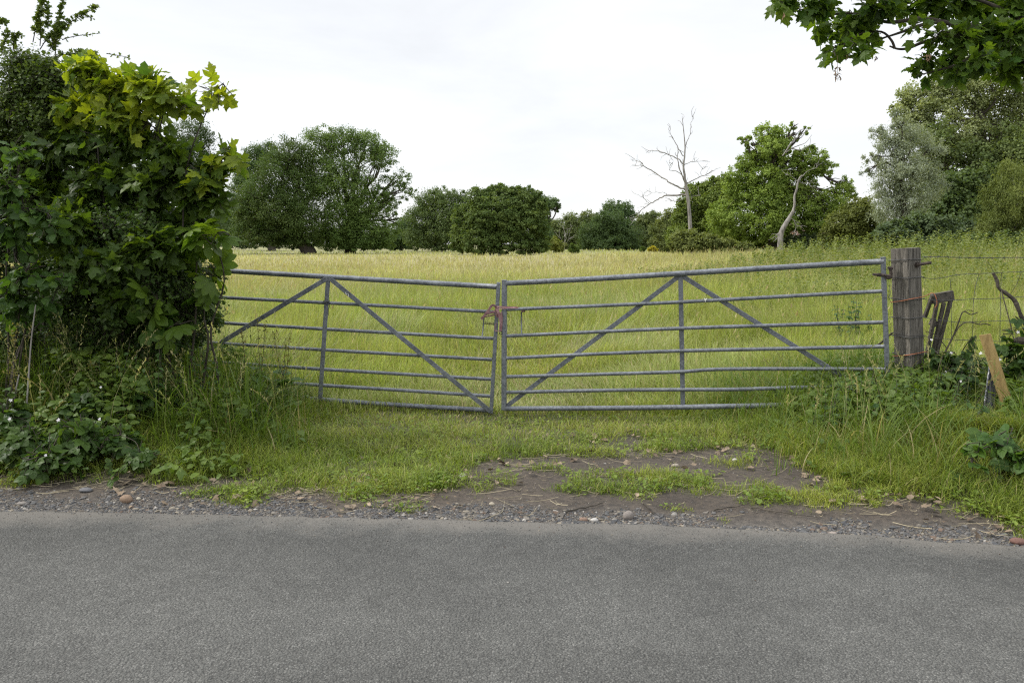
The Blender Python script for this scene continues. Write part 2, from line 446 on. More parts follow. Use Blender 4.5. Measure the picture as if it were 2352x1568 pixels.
    p = N(nt, 'ShaderNodeBsdfPrincipled', Roughness=.78); p.inputs['Specular IOR Level'].default_value = .35
    L(md.outputs[0], p.inputs['Base Color'])
    hm = N(nt, 'ShaderNodeMath', operation='MULTIPLY_ADD'); hm.inputs[1].default_value = .6; L(v2.outputs['Distance'], hm.inputs[0]); L(v.outputs['Distance'], hm.inputs[2])
    st = N(nt, 'ShaderNodeMapRange'); st.inputs[1].default_value = 0; st.inputs[2].default_value = .8; st.inputs[3].default_value = .95; st.inputs[4].default_value = .25; L(r3.outputs[0], st.inputs[0])
    b = N(nt, 'ShaderNodeBump', Distance=.008); b.invert = True; L(st.outputs[0], b.inputs['Strength']); L(hm.outputs[0], b.inputs['Height']); L(b.outputs[0], p.inputs['Normal'])
    L(p.outputs[0], out.inputs[0])
    return m
road = mesh('road', [(np.stack([X2, Y2, Z2], -1).reshape(-1, 3), [F2], C2.reshape(-1, 3))], asphalt(), smooth=True)
tag(road, 'worn grey asphalt lane with a ragged gravelly edge', 'road', kind='structure')

# ================================================================== GRAVEL AND LITTER
PV, PF = pebble_tpl()
def stones(pos, size, col, flat=.6):
    n = len(pos)
    R = RNG.normal(size=(n, 2, 3)); a = norm(R[:, 0]); b = norm(np.cross(a, R[:, 1])); c = np.cross(a, b)
    loc = PV[None] * (1 + .22 * RNG.standard_normal((n, 12, 1))) * RNG.uniform(.65, 1.15, (n, 1, 3))
    V = loc[..., 0:1] * a[:, None] + loc[..., 1:2] * b[:, None] + loc[..., 2:3] * c[:, None]
    V[..., 2] *= flat
    V = pos[:, None] + V * size[:, None, None] * .5
    F = (PF[None] + (np.arange(n) * 12)[:, None, None]).reshape(-1, 3)
    return (V.reshape(-1, 3), [F], np.repeat(col, 12, 0))

def on_ground(x, y, dz=0):
    return np.stack([x, y, H(x, y) + dz], -1)

n = 42000
x = RNG.uniform(-5, 5, n); t = RNG.beta(1.0, 2.0, n)
wid = np.interp(x, [-5, -3, -1.5, -.2, .4, 1.2, 3, 5], [.42, .46, .5, .42, .3, .36, .32, .32])
y = edge(x) - .02 + t * wid
keep = fbm(x * 3, y * 3, 71, 2) + .3 * (1 - t) > .42
x, y = x[keep], y[keep]
sz = .006 + .013 * RNG.random(len(x)) ** 2 + .03 * RNG.random(len(x)) ** 16
pal = np.array([[.075, .075, .075], [.105, .1, .095], [.14, .125, .105], [.06, .062, .066], [.2, .175, .135], [.12, .085, .062], [.3, .28, .25]])
cc = pal[RNG.choice(7, len(x), p=[.27, .25, .18, .14, .08, .05, .03])] * RNG.uniform(.8, 1.2, (len(x), 1))
M_STONE = stdmat('stone', (.8, .8, .8), (1.1, 1.1, 1.1), 60, .85, useattr=True, bump=.3)
gv = mesh('gravel', [stones(on_ground(x, y, .001), sz, cc)], M_STONE)
tag(gv, 'loose grey and brown gravel along the edge of the asphalt', 'gravel', kind='stuff')
# scattered grit on the bare soil and on the road
n = 9000
x = RNG.uniform(-3, 4.5, n); y = edge(x) + RNG.uniform(.1, 1.5, n) ** 1.3
p_, q_ = proj(on_ground(x, y)); k = RNG.random(n) > vmask(p_, q_, x, y) * 1.5
x, y = x[k], y[k]
sz = .003 + .006 * RNG.random(len(x)) ** 3 + .012 * RNG.random(len(x)) ** 30
cc = pal[RNG.choice(7, len(x), p=[.2, .2, .2, .1, .15, .05, .1])]
gt = mesh('grit', [stones(on_ground(x, y, .001), sz, cc)], M_STONE)
n = 2600
x = RNG.uniform(-4.5, 4.5, n); dd_ = RNG.exponential(.16, n); y = edge(x) - .03 - dd_
sz = .003 + .006 * RNG.random(n) ** 3; cc = pal[RNG.choice(7, n, p=[.25, .25, .2, .1, .1, .04, .06])]
rg_ = mesh('road_grit', [stones(np.stack([x, y, .006 + .012 * (dd_ + .03)], -1), sz, cc)], M_STONE)
tag(rg_, 'loose grit strewn on the asphalt along its edge', 'grit', kind='stuff')
tag(gt, 'fine grit scattered on the bare soil in front of the gates', 'grit', kind='stuff')

# single stones one can point at
def stone(px, py, size, col, label, flat=.75, name='stone', group=None):
    d = FWD + RT * ((px - CX) / FPX) + UP * ((CY - py) / FPX)
    q = CAM + d * (-CAMH / d[2])
    for _ in range(6):
        q = CAM + d * ((H(q[0], q[1]) - CAMH) / d[2])
    base = np.array([q[0], q[1], float(H(q[0], q[1]))])
    rs = np.random.default_rng(int(px * 13 + py))
    o = bpy.data.objects.new(name, None)
    bmv, bmf = PV.copy(), PF
    # one subdivision, lumpy
    V = list(map(tuple, bmv)); cache = {}; F = []
    def mid(a, b):
        k_ = (min(a, b), max(a, b))
        if k_ not in cache:
            cache[k_] = len(V); V.append(tuple(norm((np.array(V[a]) + np.array(V[b])))))
        return cache[k_]
    for a, b, c_ in bmf:
        ab, bc, ca = mid(a, b), mid(b, c_), mid(c_, a); F += [[a, ab, ca], [b, bc, ab], [c_, ca, bc], [ab, bc, ca]]
    V = np.array(V)
    dirs = rs.normal(size=(5, 3)); lump = 1 + .1 * np.sin(V @ dirs.T * 1.6 + rs.uniform(0, 6, 5)).sum(1) * .6
    V = V * lump[:, None] * [1, .8, flat] * size * .5 + [0, 0, size * .5 * flat * .55]
    V = V + base
    bpy.data.objects.remove(o)
    o = mesh(name, [(V, [np.array(F)], np.broadcast_to(np.array(col, float), V.shape))], M_STONE, smooth=True)
    off = Vector([float(v) for v in base])
    o.data.transform(__import__('mathutils').Matrix.Translation(-off)); o.location = off
    return tag(o, label, 'stone', group)
stone(290, 1153, .075, (.22, .15, .1), 'round tan cobble, the largest stone on the roadside gravel')
stone(198, 1128, .085, (.12, .12, .125), 'flat grey stone at the grass edge behind the round tan cobble', .4)
stone(318, 1147, .028, (.4, .36, .28), 'small pale pebble touching the right of the round tan cobble')
stone(52, 1158, .06, (.2, .18, .16), 'flat pale stone in the gravel nearest the left end of the verge', .4)
stone(1443, 1190, .065, (.2, .175, .155), 'angular pinkish grey stone standing on the road edge', .9)
stone(1340, 1196, .045, (.22, .145, .105), 'reddish pebble between pale ones on the road edge', .6)
stone(1365, 1197, .042, (.45, .43, .4), 'whitish pebble beside the reddish one on the road edge', .6)
stone(1062, 1096, .06, (.5, .47, .43), 'whitish stone on the bare soil near the long twig', .6)
stone(1551, 1072, .05, (.3, .26, .21), 'pale brown stone on the bare soil patch before the gate', .6)
stone(1688, 1058, .035, (.5, .48, .45), 'little white stone at the far side of the bare soil patch', .7)
stone(1912, 1228, .05, (.26, .22, .19), 'smooth buff stone on the gravel below the green verge', .5)
stone(1130, 1160, .04, (.33, .29, .22), 'yellowish pebble in the grey gravel below the grass', .6)
stone(925, 1163, .035, (.16, .165, .175), 'bluish grey pebble in the roadside gravel', .7)
bk = stone(2336, 1247, .09, (.14, .072, .055), 'broken piece of red brick on the roadside gravel', .45, 'brick_fragment')
bk['category'] = 'brick piece'

# straw and dry stalks lying about
def flat_strips(x, y, ln, wd, az, col, lift=.006):
    n_ = len(x); seg = 3; V = np.empty((n_, 2 * (seg + 1), 3))
    cur = RNG.normal(0, .14, n_)
    for k_ in range(seg + 1):
        t_ = k_ / seg - .5
        a_ = az + cur * t_
        xx = x + np.cos(a_) * ln * t_; yy = y + np.sin(a_) * ln * t_
        zz = H(xx, yy) + lift + .012 * np.abs(RNG.normal(0, 1, n_)) * (k_ in (0, seg))
        for j, sgn in enumerate((-1, 1)):
            V[:, 2 * k_ + j] = np.stack([xx - np.sin(az) * wd * .5 * sgn, yy + np.cos(az) * wd * .5 * sgn, zz + .001 * sgn], -1)
    o_ = (np.arange(n_) * 2 * (seg + 1))[:, None]
    F_ = np.concatenate([o_ + np.array([[2 * k_, 2 * k_ + 1, 2 * k_ + 3, 2 * k_ + 2]]) for k_ in range(seg)])
    return (V.reshape(-1, 3), [F_], np.repeat(col, 2 * (seg + 1), 0))
n = 1300
u = RNG.uniform(-250, 2600, n); yb = np.interp(u, [a for a, b in YB], [b for a, b in YB])
v = yb + RNG.normal(4, 12, n) + np.where((u > 1050) & (RNG.random(n) < .6), RNG.uniform(0, 110, n), 0)
x = (u - CX) / FPX * 5; y = np.zeros(n)
for k_ in range(n):
    d = FWD + RT * ((u[k_] - CX) / FPX) + UP * ((CY - v[k_]) / FPX); q = CAM + d * (-CAMH / d[2]); x[k_], y[k_] = q[0], q[1]
k = (y > edge(x) + .06); x, y = x[k], y[k]; n = len(x)
straw = flat_strips(x, y, .02 + .22 * RNG.random(n) ** 3.5, RNG.uniform(.001, .003, n), RNG.normal(0, .6, n) + (RNG.random(n) < .5) * RNG.uniform(0, 3.14, n),
                    mixcol([.22, .18, .11], [.42, .36, .23], RNG.random(n)) * RNG.uniform(.55, 1.05, (n, 1)), .008)
so = mesh('straw_litter', [straw], M_DRY)
tag(so, 'dry straw and cut stalks lying along the edge of the verge', 'straw', kind='stuff')
# dead leaves
n = 420
u = RNG.uniform(200, 2450, n); yb = np.interp(u, [a for a, b in YB], [b for a, b in YB])
v = yb - RNG.normal(20, 38, n) + 6
pts = []
for a, b in zip(u, v):
    d = FWD + RT * ((a - CX) / FPX) + UP * ((CY - b) / FPX); q = CAM + d * (-CAMH / d[2])
    if q[1] > edge(q[0]) + .1: pts.append((q[0], q[1]))
pts = np.array(pts); n = len(pts)
az = RNG.uniform(0, 6.28, n)
dd = np.stack([np.cos(az), np.sin(az), RNG.normal(.1, .25, n)], -1); nn = np.stack([RNG.normal(0, .5, n), RNG.normal(-.2, .5, n), np.ones(n)], -1)
lf = stamp(OVA + SYC, on_ground(pts[:, 0], pts[:, 1], .02), dd, nn, RNG.uniform(.018, .055, n), mixcol([.13, .085, .05], [.36, .28, .19], RNG.random(n)) * RNG.uniform(.6, 1.1, (n, 1)))
M_DEADLEAF = stdmat('dead_leaf', (.7, .7, .7), (1.1, 1.1, 1.1), 60, .8, useattr=True)
dl = mesh('leaf_litter', lf, M_DEADLEAF)
tag(dl, 'brown and tan fallen leaves caught in the short grass of the verge', 'fallen leaves', kind='stuff')

# ================================================================== GRASS
def unproject_ground(u, v):
    d = FWD[None] + RT[None] * ((u - CX) / FPX)[:, None] + UP[None] * ((CY - v) / FPX)[:, None]
    z = np.full(len(u), -.0); q = None
    for _ in range(5):
        t_ = (z - CAMH) / d[:, 2]; q = CAM + d * t_[:, None]; z = H(q[:, 0], q[:, 1])
    return q[:, 0], q[:, 1]

# meadow: as many blades per area of view far away as near
n = 330000
yy = 1 / RNG.uniform(1 / 150.0, 1 / 7.35, n) 
xx = RNG.uniform(-.86, .86, n) * yy
ok = RNG.random(n) < np.interp(yy, [7, 12, 30, 150], [1, .95, .9, .9])
xx, yy = xx[ok], yy[ok]; n = len(xx)
px, py = proj(on_ground(xx, yy))
gd = gold(xx, yy); bn = band(xx, yy)
track = np.exp(-((xx - .15 - .02 * (yy - 7)) / .95) ** 2) * (1 - sm(9, 15, yy))
tall = sm(2.6, 5.5, xx - .06 * (yy - 7)) * sm(8.5, 10.5, yy)
h = (.22 + .2 * sm(8, 14, yy) + .34 * (fbm(xx * 1.1, yy * 1.1, 81) - .2)) * np.interp(yy, [25, 60], [1, .72]) * (1 - .62 * track) * RNG.uniform(.55, 1.3, n) * (1 + .3 * tall)
h *= np.where(yy < 7.9, .75, 1)
w = np.maximum(RNG.uniform(.003, .006, n), yy * .00085 * RNG.uniform(.6, 1.2, n))
az = 9 * fbm(xx * .55, yy * .55, 85, 2) + RNG.normal(0, .6, n) + (RNG.random(n) < .25) * RNG.uniform(0, 6.28, n)
bend = np.abs(RNG.normal(.4, .3, n)) + .6 * track * RNG.random(n)
fresh = mixcol([.155, .25, .036], [.42, .455, .14], fbm(xx * 1.3, yy * 1.3, 82) * .75 + .45 * RNG.random(n) - .1)
ripe = mixcol([.33, .315, .155], [.5, .46, .27], RNG.random(n))
k = np.clip(gd * .9 + .3 * RNG.standard_normal(n), 0, 1)
dry = (RNG.random(n) < .1 + .2 * track)
c0 = fresh * (1 - k[:, None]) + ripe * k[:, None]
c0[dry] = mixcol([.3, .27, .13], [.5, .43, .24], RNG.random(dry.sum()))
c0 = c0 * (.5 + 1.1 * bn)[:, None] * (.75 + .5 * fbm(xx * 1.7, yy * 1.7, 84))[:, None] * RNG.uniform(.7, 1.3, (n, 1))
c1 = c0 * .75 + .25 * np.array([.48, .40, .2]) * (.55 + .6 * gd)[:, None]
near = yy < 16
Bp = on_ground(xx, yy, -.005)
gp = [blades(Bp[near], h[near], w[near], az[near], bend[near], c0[near], c1[near], 4),
      blades(Bp[~near], h[~near], w[~near], az[~near], bend[~near], c0[~near], c1[~near], 2)]
fg = mesh('meadow_grass', gp, M_GRASS)
tag(fg, 'long meadow grass, fresh green near the gates and straw coloured farther out', 'grass', kind='stuff')

# flowering stalks of the meadow
n = 26000
yy = 1 / RNG.uniform(1 / 60.0, 1 / 8.2, n); xx = RNG.uniform(-.8, .8, n) * yy
ok = (RNG.random(n) < (.12 + .88 * gold(xx, yy)) * np.interp(yy, [8, 14, 25], [.12, .3, 1])) & (RNG.random(n) > np.exp(-((xx - .15) / 1.1) ** 2) * (yy < 12))
xx, yy = xx[ok], yy[ok]; n = len(xx)
B = on_ground(xx, yy); h = RNG.uniform(.5, .85, n) * (.85 + .3 * fbm(xx * .5, yy * .5, 83))
wst = np.maximum(.0018, yy * .00028); az = RNG.normal(.2, .7, n); bend = RNG.uniform(.1, .45, n)
cs = mixcol([.28, .27, .11], [.46, .38, .19], RNG.random(n)); ch = mixcol([.3, .25, .12], [.46, .39, .2], RNG.random(n))
st_ = blades(B, h, wst, az, bend, cs, cs, 2)
tip = B + np.stack([np.cos(az), np.sin(az), 0 * az], -1) * (h * bend * .72)[:, None] + np.array([0, 0, 1.0]) * (h * (.86 - bend * .22))[:, None]
hd = stamp(LONG, tip, np.stack([np.cos(az) * bend * 1.6, np.sin(az) * bend * 1.6, np.ones(n)], -1), RNG.normal(size=(n, 3)) * [1, 1, .1] + 1e-3, RNG.uniform(.06, .13, n) * np.interp(yy, [8, 20], [.7, 1]), ch)
sh = mesh('grass_seed_heads', [st_] + hd, M_GRASS)
tag(sh, 'tan flowering stalks and seed heads standing in the meadow', 'seed heads', kind='stuff')

# verge turf in front of the gates
n = 420000
u = RNG.uniform(-900, 3300, n); v = RNG.uniform(905, 1262, n)
x, y = unproject_ground(u, v)
ok = (y > edge(x) + .1) & (y < 7.9) & (np.abs(x) < 6.8)
u, v, x, y = u[ok], v[ok], x[ok], y[ok]
m = vmask(u, v, x, y)
ok = RNG.random(len(x)) < m * np.interp(fbm(x * 3.5, y * 3.5, 91, 2), [.25, .6], [.35, 1])
u, v, x, y, m = [a[ok] for a in (u, v, x, y, m)]; n = len(x)
lt = sm(-1.3, -2.1, x + .35 * (fbm(x * 0 + 3, y * 2, 92) - .5)); rt = sm(1.65, 2.4, x + .3 * (fbm(x * 0 + 7, y * 2, 93) - .5))
front = sm(.2, .9, y - edge(x))
h = RNG.uniform(.03, .125, n) * np.interp(np.abs(y - 7.25), [.2, .6], [.55, 1]) * (.5 + 1.0 * fbm(x * 2, y * 2, 94)) * (.5 + .5 * front) + .12 * np.maximum(lt, rt) * RNG.random(n) * front
w = RNG.uniform(.0024, .005, n)
az = RNG.uniform(0, 6.28, n); bend = RNG.uniform(.2, 1.3, n)
cg = mixcol([.1, .18, .02], [.38, .4, .078], fbm(x * 2.2, y * 2.2, 95) * .8 + .35 * RNG.random(n) - .1)
yel = np.exp(-(((u - 1150) / 420) ** 2 + ((v - 965) / 50) ** 2))
h = h * (.4 + .6 * np.clip(m, 0, 1))
tn = RNG.random(n) < .06 + .28 * yel
cg[tn] = mixcol([.26, .22, .09], [.42, .36, .18], RNG.random(tn.sum()))
cg *= RNG.uniform(.5, 1.35, (n, 1))
vg = mesh('verge_grass', [blades(on_ground(x, y, -.003), h, w, az, bend, cg, cg * 1.05, 3)], M_GRASS)
tag(vg, 'short trodden turf between the gates and the bare soil', 'grass', kind='stuff')

# small broad-leaved weeds: plantain, clover, knotgrass
n = 44000
u = RNG.uniform(-300, 2700, n); v = RNG.uniform(960, 1255, n); x, y = unproject_ground(u, v)
m = vmask(u, v, x, y); cl = fbm(x * 4.5, y * 4.5, 96, 2)
ok = (y > edge(x) + .1) & (RNG.random(n) < m * sm(.36, .6, cl) * 1.0 + .05 * m)
x, y = x[ok], y[ok]; n = len(x); cl = cl[ok]
az = RNG.uniform(0, 6.28, n)
d = np.stack([np.cos(az), np.sin(az), RNG.uniform(.05, .9, n)], -1)
cw = mixcol([.06, .125, .015], [.26, .32, .05], fbm(x * 3, y * 3, 97) * .7 + .3 * RNG.random(n))
wd = stamp(OVA, on_ground(x, y, 0) + np.stack([0 * x, 0 * x, RNG.uniform(0, .05, n)], -1), d, np.array([0, 0, 1.0]) + RNG.normal(0, .25, (n, 3)), RNG.uniform(.013, .036, n), cw)
wo = mesh('low_weeds', wd, M_SMALL)
tag(wo, 'low broad-leaved weeds growing through the turf of the verge', 'weeds', kind='stuff')

# ================================================================== GATES
def galv():
    m, nt, out = newmat('galvanised_steel'); L = nt.links.new
    tc = N(nt, 'ShaderNodeTexCoord')
    v = N(nt, 'ShaderNodeTexVoronoi', Scale=70.0); L(tc.outputs['Object'], v.inputs['Vector'])
    no = N(nt, 'ShaderNodeTexNoise', Scale=5.0, Detail=8.0, Roughness=.7); L(tc.outputs['Object'], no.inputs['Vector'])
    s = N(nt, 'ShaderNodeSeparateColor'); L(v.outputs['Color'], s.inputs[0])
    a = N(nt, 'ShaderNodeMath', operation='MULTIPLY_ADD'); a.inputs[1].default_value = .3; L(s.outputs[0], a.inputs[0]); L(no.outputs[0], a.inputs[2])
    r = N(nt, 'ShaderNodeValToRGB'); e = r.color_ramp.elements
    e[0].position = .38; e[0].color = (.085, .092, .10, 1); e[1].position = .9; e[1].color = (.235, .25, .268, 1); e.new(.62).color = (.145, .156, .172, 1)
    L(a.outputs[0], r.inputs[0])
    # dull dirt streaks and a few rust freckles
    n2 = N(nt, 'ShaderNodeTexNoise', Scale=28.0, Detail=5.0, Roughness=.7); L(tc.outputs['Object'], n2.inputs['Vector'])
    r2 = N(nt, 'ShaderNodeMapRange'); r2.inputs[1].default_value = .66; r2.inputs[2].default_value = .78; L(n2.outputs[0], r2.inputs[0])
    mx = N(nt, 'ShaderNodeMixRGB'); mx.inputs[2].default_value = (.07, .055, .045, 1); L(r2.outputs[0], mx.inputs[0]); L(r.outputs[0], mx.inputs[1])
    p = N(nt, 'ShaderNodeBsdfPrincipled', Metallic=.35); L(mx.outputs[0], p.inputs['Base Color'])
    rr = N(nt, 'ShaderNodeMapRange'); rr.inputs[3].default_value = .42; rr.inputs[4].default_value = .7; L(no.outputs[0], rr.inputs[0]); L(rr.outputs[0], p.inputs['Roughness'])
    b = N(nt, 'ShaderNodeBump', Strength=.15, Distance=.002); L(n2.outputs[0], b.inputs['Height']); L(b.outputs[0], p.inputs['Normal'])
    L(p.outputs[0], out.inputs[0])
    return m
M_GALV = galv()
M_WIRE = stdmat('dull_wire', (.05, .05, .05), (.12, .12, .12), 30, .6, metal=.3)
M_RUST = stdmat('rusty_iron', (.035, .028, .025), (.1, .075, .06), 25, .75, metal=.3)
M_WHITE = stdmat('white_splash', (.6, .6, .57), (.8, .8, .78), 40, .8)
M_BLACK = stdmat('black_cord', (.012, .012, .013), (.03, .03, .03), 40, .7)

class Plane:
    """a vertical plane standing through two points on plan"""
    def __init__(s, a, b):
        s.a = np.array([a[0], a[1], 0.0]); s.d = norm(np.array([b[0] - a[0], b[1] - a[1], 0.0])); s.n = np.array([s.d[1], -s.d[0], 0.0])
        if s.n[1] > 0: s.n = -s.n          # towards the road
    def at(s, px, py, off=0.0):
        d = FWD + RT * ((px - CX) / FPX) + UP * ((CY - py) / FPX)
        t = ((s.a + s.n * off - CAM) @ s.n) / (d @ s.n)
        return CAM + d * t

RGP = Plane(P(1158, 940, 7.3)[:2], P(2033, 900, 6.5)[:2])
LGP = Plane(P(1130, 945, 7.32)[:2], P(380, 900, 7.55)[:2])

def rail(pl, pts, r, root, off=0.0):
    q = smooth_path([pl.at(a, b, off) for a, b in pts], 6) if len(pts) > 2 else np.linspace(pl.at(*pts[0], off), pl.at(*pts[1], off), 14)
    q = q + np.column_stack([0 * q[:, 0], 0 * q[:, 0], .0025 * np.sin(np.linspace(0, 7, len(q)) + pts[0][1])])
    return mesh('rail', [tube(q, r, 14)], M_GALV, root, True)

def bar(name, pl, a, b, w, d, root, off=0.0, mat=None):
    return bevel(mesh(name, [box_between(pl.at(*a, off), pl.at(*b, off), w, d, pl.n)], mat or M_GALV, root), .003)

# right-hand gate
rg = empty('metal_gate', RGP.at(2040, 930), 'grey galvanised field gate hung on the old wooden post, the wider leaf of the pair', 'gate', 'tied pair of field gates')
RR = [([(1160, 650.5), (1563, 628.6), (2029, 600)], .0245), ([(1160, 711.5), (1563, 693), (2030, 669)], .016), ([(1160, 771), (1563, 754.5), (2032, 739)], .016),
      ([(1160, 822), (1563, 806), (2035, 795)], .016), ([(1160, 864.5), (1420, 857.5), (1563, 854), (1680, 847.5), (2038, 847)], .016),
      ([(1160, 901), (1400, 895.5), (1563, 894), (1700, 894), (1850, 890), (2040, 887)], .0165), ([(1160, 938.5), (1563, 934.5), (2042, 927)], .0225)]
for pts, r in RR: rail(RGP, pts, r, rg)
bar('latch_stile', RGP, (1158.7, 642.6), (1157.6, 941), .042, .045, rg)
bar('hinge_stile', RGP, (2028, 590), (2041, 935), .036, .036, rg)
bar('middle_stile', RGP, (1563, 632), (1568.5, 932), .04, .008, rg, -.021)
bar('brace', RGP, (1560, 634), (1164, 932), .04, .008, rg, -.030)
bar('brace', RGP, (1567, 634), (2020, 917), .04, .008, rg, -.030)
mesh('latch_rod', [tube(np.array([RGP.at(1207.5, 716, .004), RGP.at(1197.6, 716, .004), RGP.at(1197.4, 740, .004), RGP.at(1198.2, 768, .004)])[1:], .0062, 8)], M_GALV, rg, True)
mesh('paint_splash', [tube(np.array([RGP.at(1617, 685, .0165), RGP.at(1620, 689, .0175), RGP.at(1620.5, 694, .0165)]), [.006, .007, .002], 8),
                      tube(np.array([RGP.at(1624, 685.5, .0165), RGP.at(1621, 689, .0175)]), [.004, .005], 8)], M_WHITE, rg)

# left-hand gate
lg = empty('metal_gate', LGP.at(372, 930), 'grey galvanised field gate sagging out of the leafy bushes, with white scuffs on its brace', 'gate', 'tied pair of field gates')
LR = [([(372, 614), (515.6, 622.4), (1140.6, 658)], .0245), ([(368, 674.5), (490.6, 681.8), (1137.5, 716.8)], .016), ([(364, 734), (478, 740), (1133, 777)], .016),
      ([(360, 779), (487.5, 787), (1130, 826)], .016), ([(356, 823), (594, 838), (1128, 871)], .016), ([(352, 858), (742, 885), (1126, 909)], .0165), ([(350, 892), (759, 919), (1121, 942)], .0225)]
for pts, r in LR: rail(LGP, pts, r, lg)
bar('latch_stile', LGP, (1145.4, 648.5), (1128, 948), .034, .04, lg)
bar('hinge_stile', LGP, (372, 606), (352, 900), .04, .04, lg)
bar('middle_stile', LGP, (753.8, 637), (735, 918), .042, .008, lg, .021)
bar('brace', LGP, (750, 640), (372, 868), .042, .008, lg, .0305)
bar('brace', LGP, (759, 640.5), (1127, 945), .042, .008, lg, .0305)
mesh('latch_rod', [tube(np.array([LGP.at(1112, 722, .004), LGP.at(1110.5, 745, .004), LGP.at(1107.5, 773, .004)]), .0058, 8)], M_GALV, lg, True)
k = 13 * 10
a0, a1 = LGP.at(1112, 741, .004), LGP.at(1137, 743.5, .004)
tt = np.linspace(0, 1, k); up = np.array([0, 0, 1.0])
hel = a0 + (a1 - a0) * tt[:, None] + .0125 * (np.cos(tt * 13 * 2 * math.pi)[:, None] * up + np.sin(tt * 13 * 2 * math.pi)[:, None] * LGP.n)
mesh('latch_spring', [tube(hel, .0018, 5)], M_RUST, lg, True)
for (a, b) in (((793.5, 671), (796, 677)), ((799, 673.5), (801, 681.5))):
    q0, q1 = LGP.at(*a, .0352), LGP.at(*b, .0352)
    mesh('paint_scuff', [box_between(q0, q1, .006, .0016, LGP.n)], M_WHITE, lg)

# black cord wound round the middle stile of the left gate
def coil(c, pl, rw, rd, turns, hgt, wob=.004, k=26):
    t_ = np.linspace(0, 1, int(turns * k)); a_ = t_ * turns * 2 * math.pi
    return c + pl.d * (rw * np.cos(a_))[:, None] + pl.n * (rd * np.sin(a_))[:, None] + up * (hgt * (t_ - .5) + wob * np.sin(a_ * 1.7))[:, None]
wt = empty('wire_tie', LGP.at(750, 695, .02), 'black cord knotted round the middle upright of the sagging gate', 'cord')
mesh('winding', [tube(coil(LGP.at(750, 694, .012), LGP, .03, .028, 4, .03), .0026, 6)], M_BLACK, wt, True)
mesh('tail', [tube(smooth_path([LGP.at(752, 697, .032), LGP.at(757, 702, .036), LGP.at(754, 712, .034), LGP.at(755, 725, .034)]), .003, 6)], M_BLACK, wt, True)

# faded red strap knotted round both stiles
M_STRAP = stdmat('faded_red_webbing', (.2, .095, .1), (.36, .215, .215), 30, .85, (1, 1, 1), .4, 160, cc=(.45, .3, .27))
def ribbon(pts, w, tilt=0.0, thick=.0022, wdir=None):
    p = smooth_path(pts, 6); n_ = len(p); t_ = norm(np.gradient(p, axis=0))
    nn_ = norm(np.cross(t_, np.cross(np.array([0, -1.0, 0]), t_)))
    s_ = np.cross(t_, nn_)
    tl = np.interp(np.linspace(0, 1, n_), np.linspace(0, 1, len(np.atleast_1d(tilt))), np.atleast_1d(tilt))
    wd_ = s_ * np.cos(tl)[:, None] + nn_ * np.sin(tl)[:, None]; th_ = np.cross(wd_, t_)
    ring = [p + wd_ * w * .5 + th_ * thick * .5, p - wd_ * w * .5 + th_ * thick * .5, p - wd_ * w * .5 - th_ * thick * .5, p + wd_ * w * .5 - th_ * thick * .5]
    V = np.stack(ring, 1).reshape(-1, 3); i_ = np.arange(n_ - 1)[:, None] * 4; j_ = np.arange(4)[None]; k_ = (j_ + 1) % 4
    return (V, [np.stack([i_ + j_, i_ + k_, i_ + 4 + k_, i_ + 4 + j_], -1).reshape(-1, 4), np.array([[0, 1, 2, 3]]), np.array([[n_ * 4 - 1, n_ * 4 - 2, n_ * 4 - 3, n_ * 4 - 4]])], None)
SP = lambda zx, zy, off=.03: LGP.at(1084 + zx * .1289, 606.4 + zy * .1289, off)
st = empty('ratchet_strap', SP(440, 860), 'faded red webbing strap knotted round the meeting stiles of the two gates', 'strap')
mesh('webbing_band', [ribbon([SP(440, 760, .04), SP(520, 762, .048), SP(640, 765, .05), SP(760, 770, .047), SP(860, 780, .04)], .013, [.5, .2, .1, .3, .6]),
                      ribbon([SP(450, 800, .046), SP(540, 790, .05), SP(660, 780, .052), SP(780, 778, .05), SP(880, 785, .04)], .012, [.6, .9, .7, .5, .2]),
                      ribbon([SP(640, 876, .0), SP(560, 890, -.03), SP(460, 885, -.035), SP(330, 920, -.02), SP(215, 945, .0)], .012, [.8, .5, .3])], M_STRAP, st)
mesh('knot', [ribbon([SP(830, 775, .034), SP(885, 800, .042), SP(935, 775, .034)], .016, [.2, .5, .1]),
              ribbon([SP(870, 780, .036), SP(900, 815, .04), SP(915, 852, .03)], .034, [.1, .5, .2]),
              ribbon([SP(935, 775, .034), SP(940, 815, .036), SP(930, 855, .02)], .016, [.2, .3])], M_STRAP, st)
mesh('webbing_loop', [ribbon([SP(440, 790, .05), SP(400, 740, .056), SP(350, 745, .055), SP(290, 830, .05), SP(210, 930, .05), SP(165, 985, .045)], .022, [.9, .5, .3, .15, .2, .1]),
                      ribbon([SP(455, 810, .052), SP(400, 845, .054), SP(310, 875, .052), SP(235, 905, .048), SP(170, 975, .042)], .021, [.3, .1, .2, .5, .6]),
                      ribbon([SP(430, 900, .03), SP(330, 925, .028), SP(220, 942, .026)], .01, [.6, .9, .7])], M_STRAP, st)
mesh('webbing_tail', [ribbon([SP(430, 770, .052), SP(470, 860, .055), SP(500, 960, .05), SP(515, 1060, .046), SP(508, 1190, .04)], .026, [.7, .3, .15, .35, .1]),
                      ribbon([SP(450, 790, .05), SP(440, 870, .05), SP(460, 950, .046)], .022, [.2, .5, .9]),
                      ribbon([SP(520, 850, .05), SP(535, 960, .045), SP(530, 1080, .04), SP(520, 1195, .038)], .016, [.8, .6, .9]),
                      ribbon([SP(440, 1050, .036), SP(415, 1100, .034), SP(410, 1180, .034), SP(460, 1195, .038), SP(510, 1195, .04)], .008, [.4, .2, .3])], M_STRAP, st)
a_ = np.linspace(0, 5.3, 16)
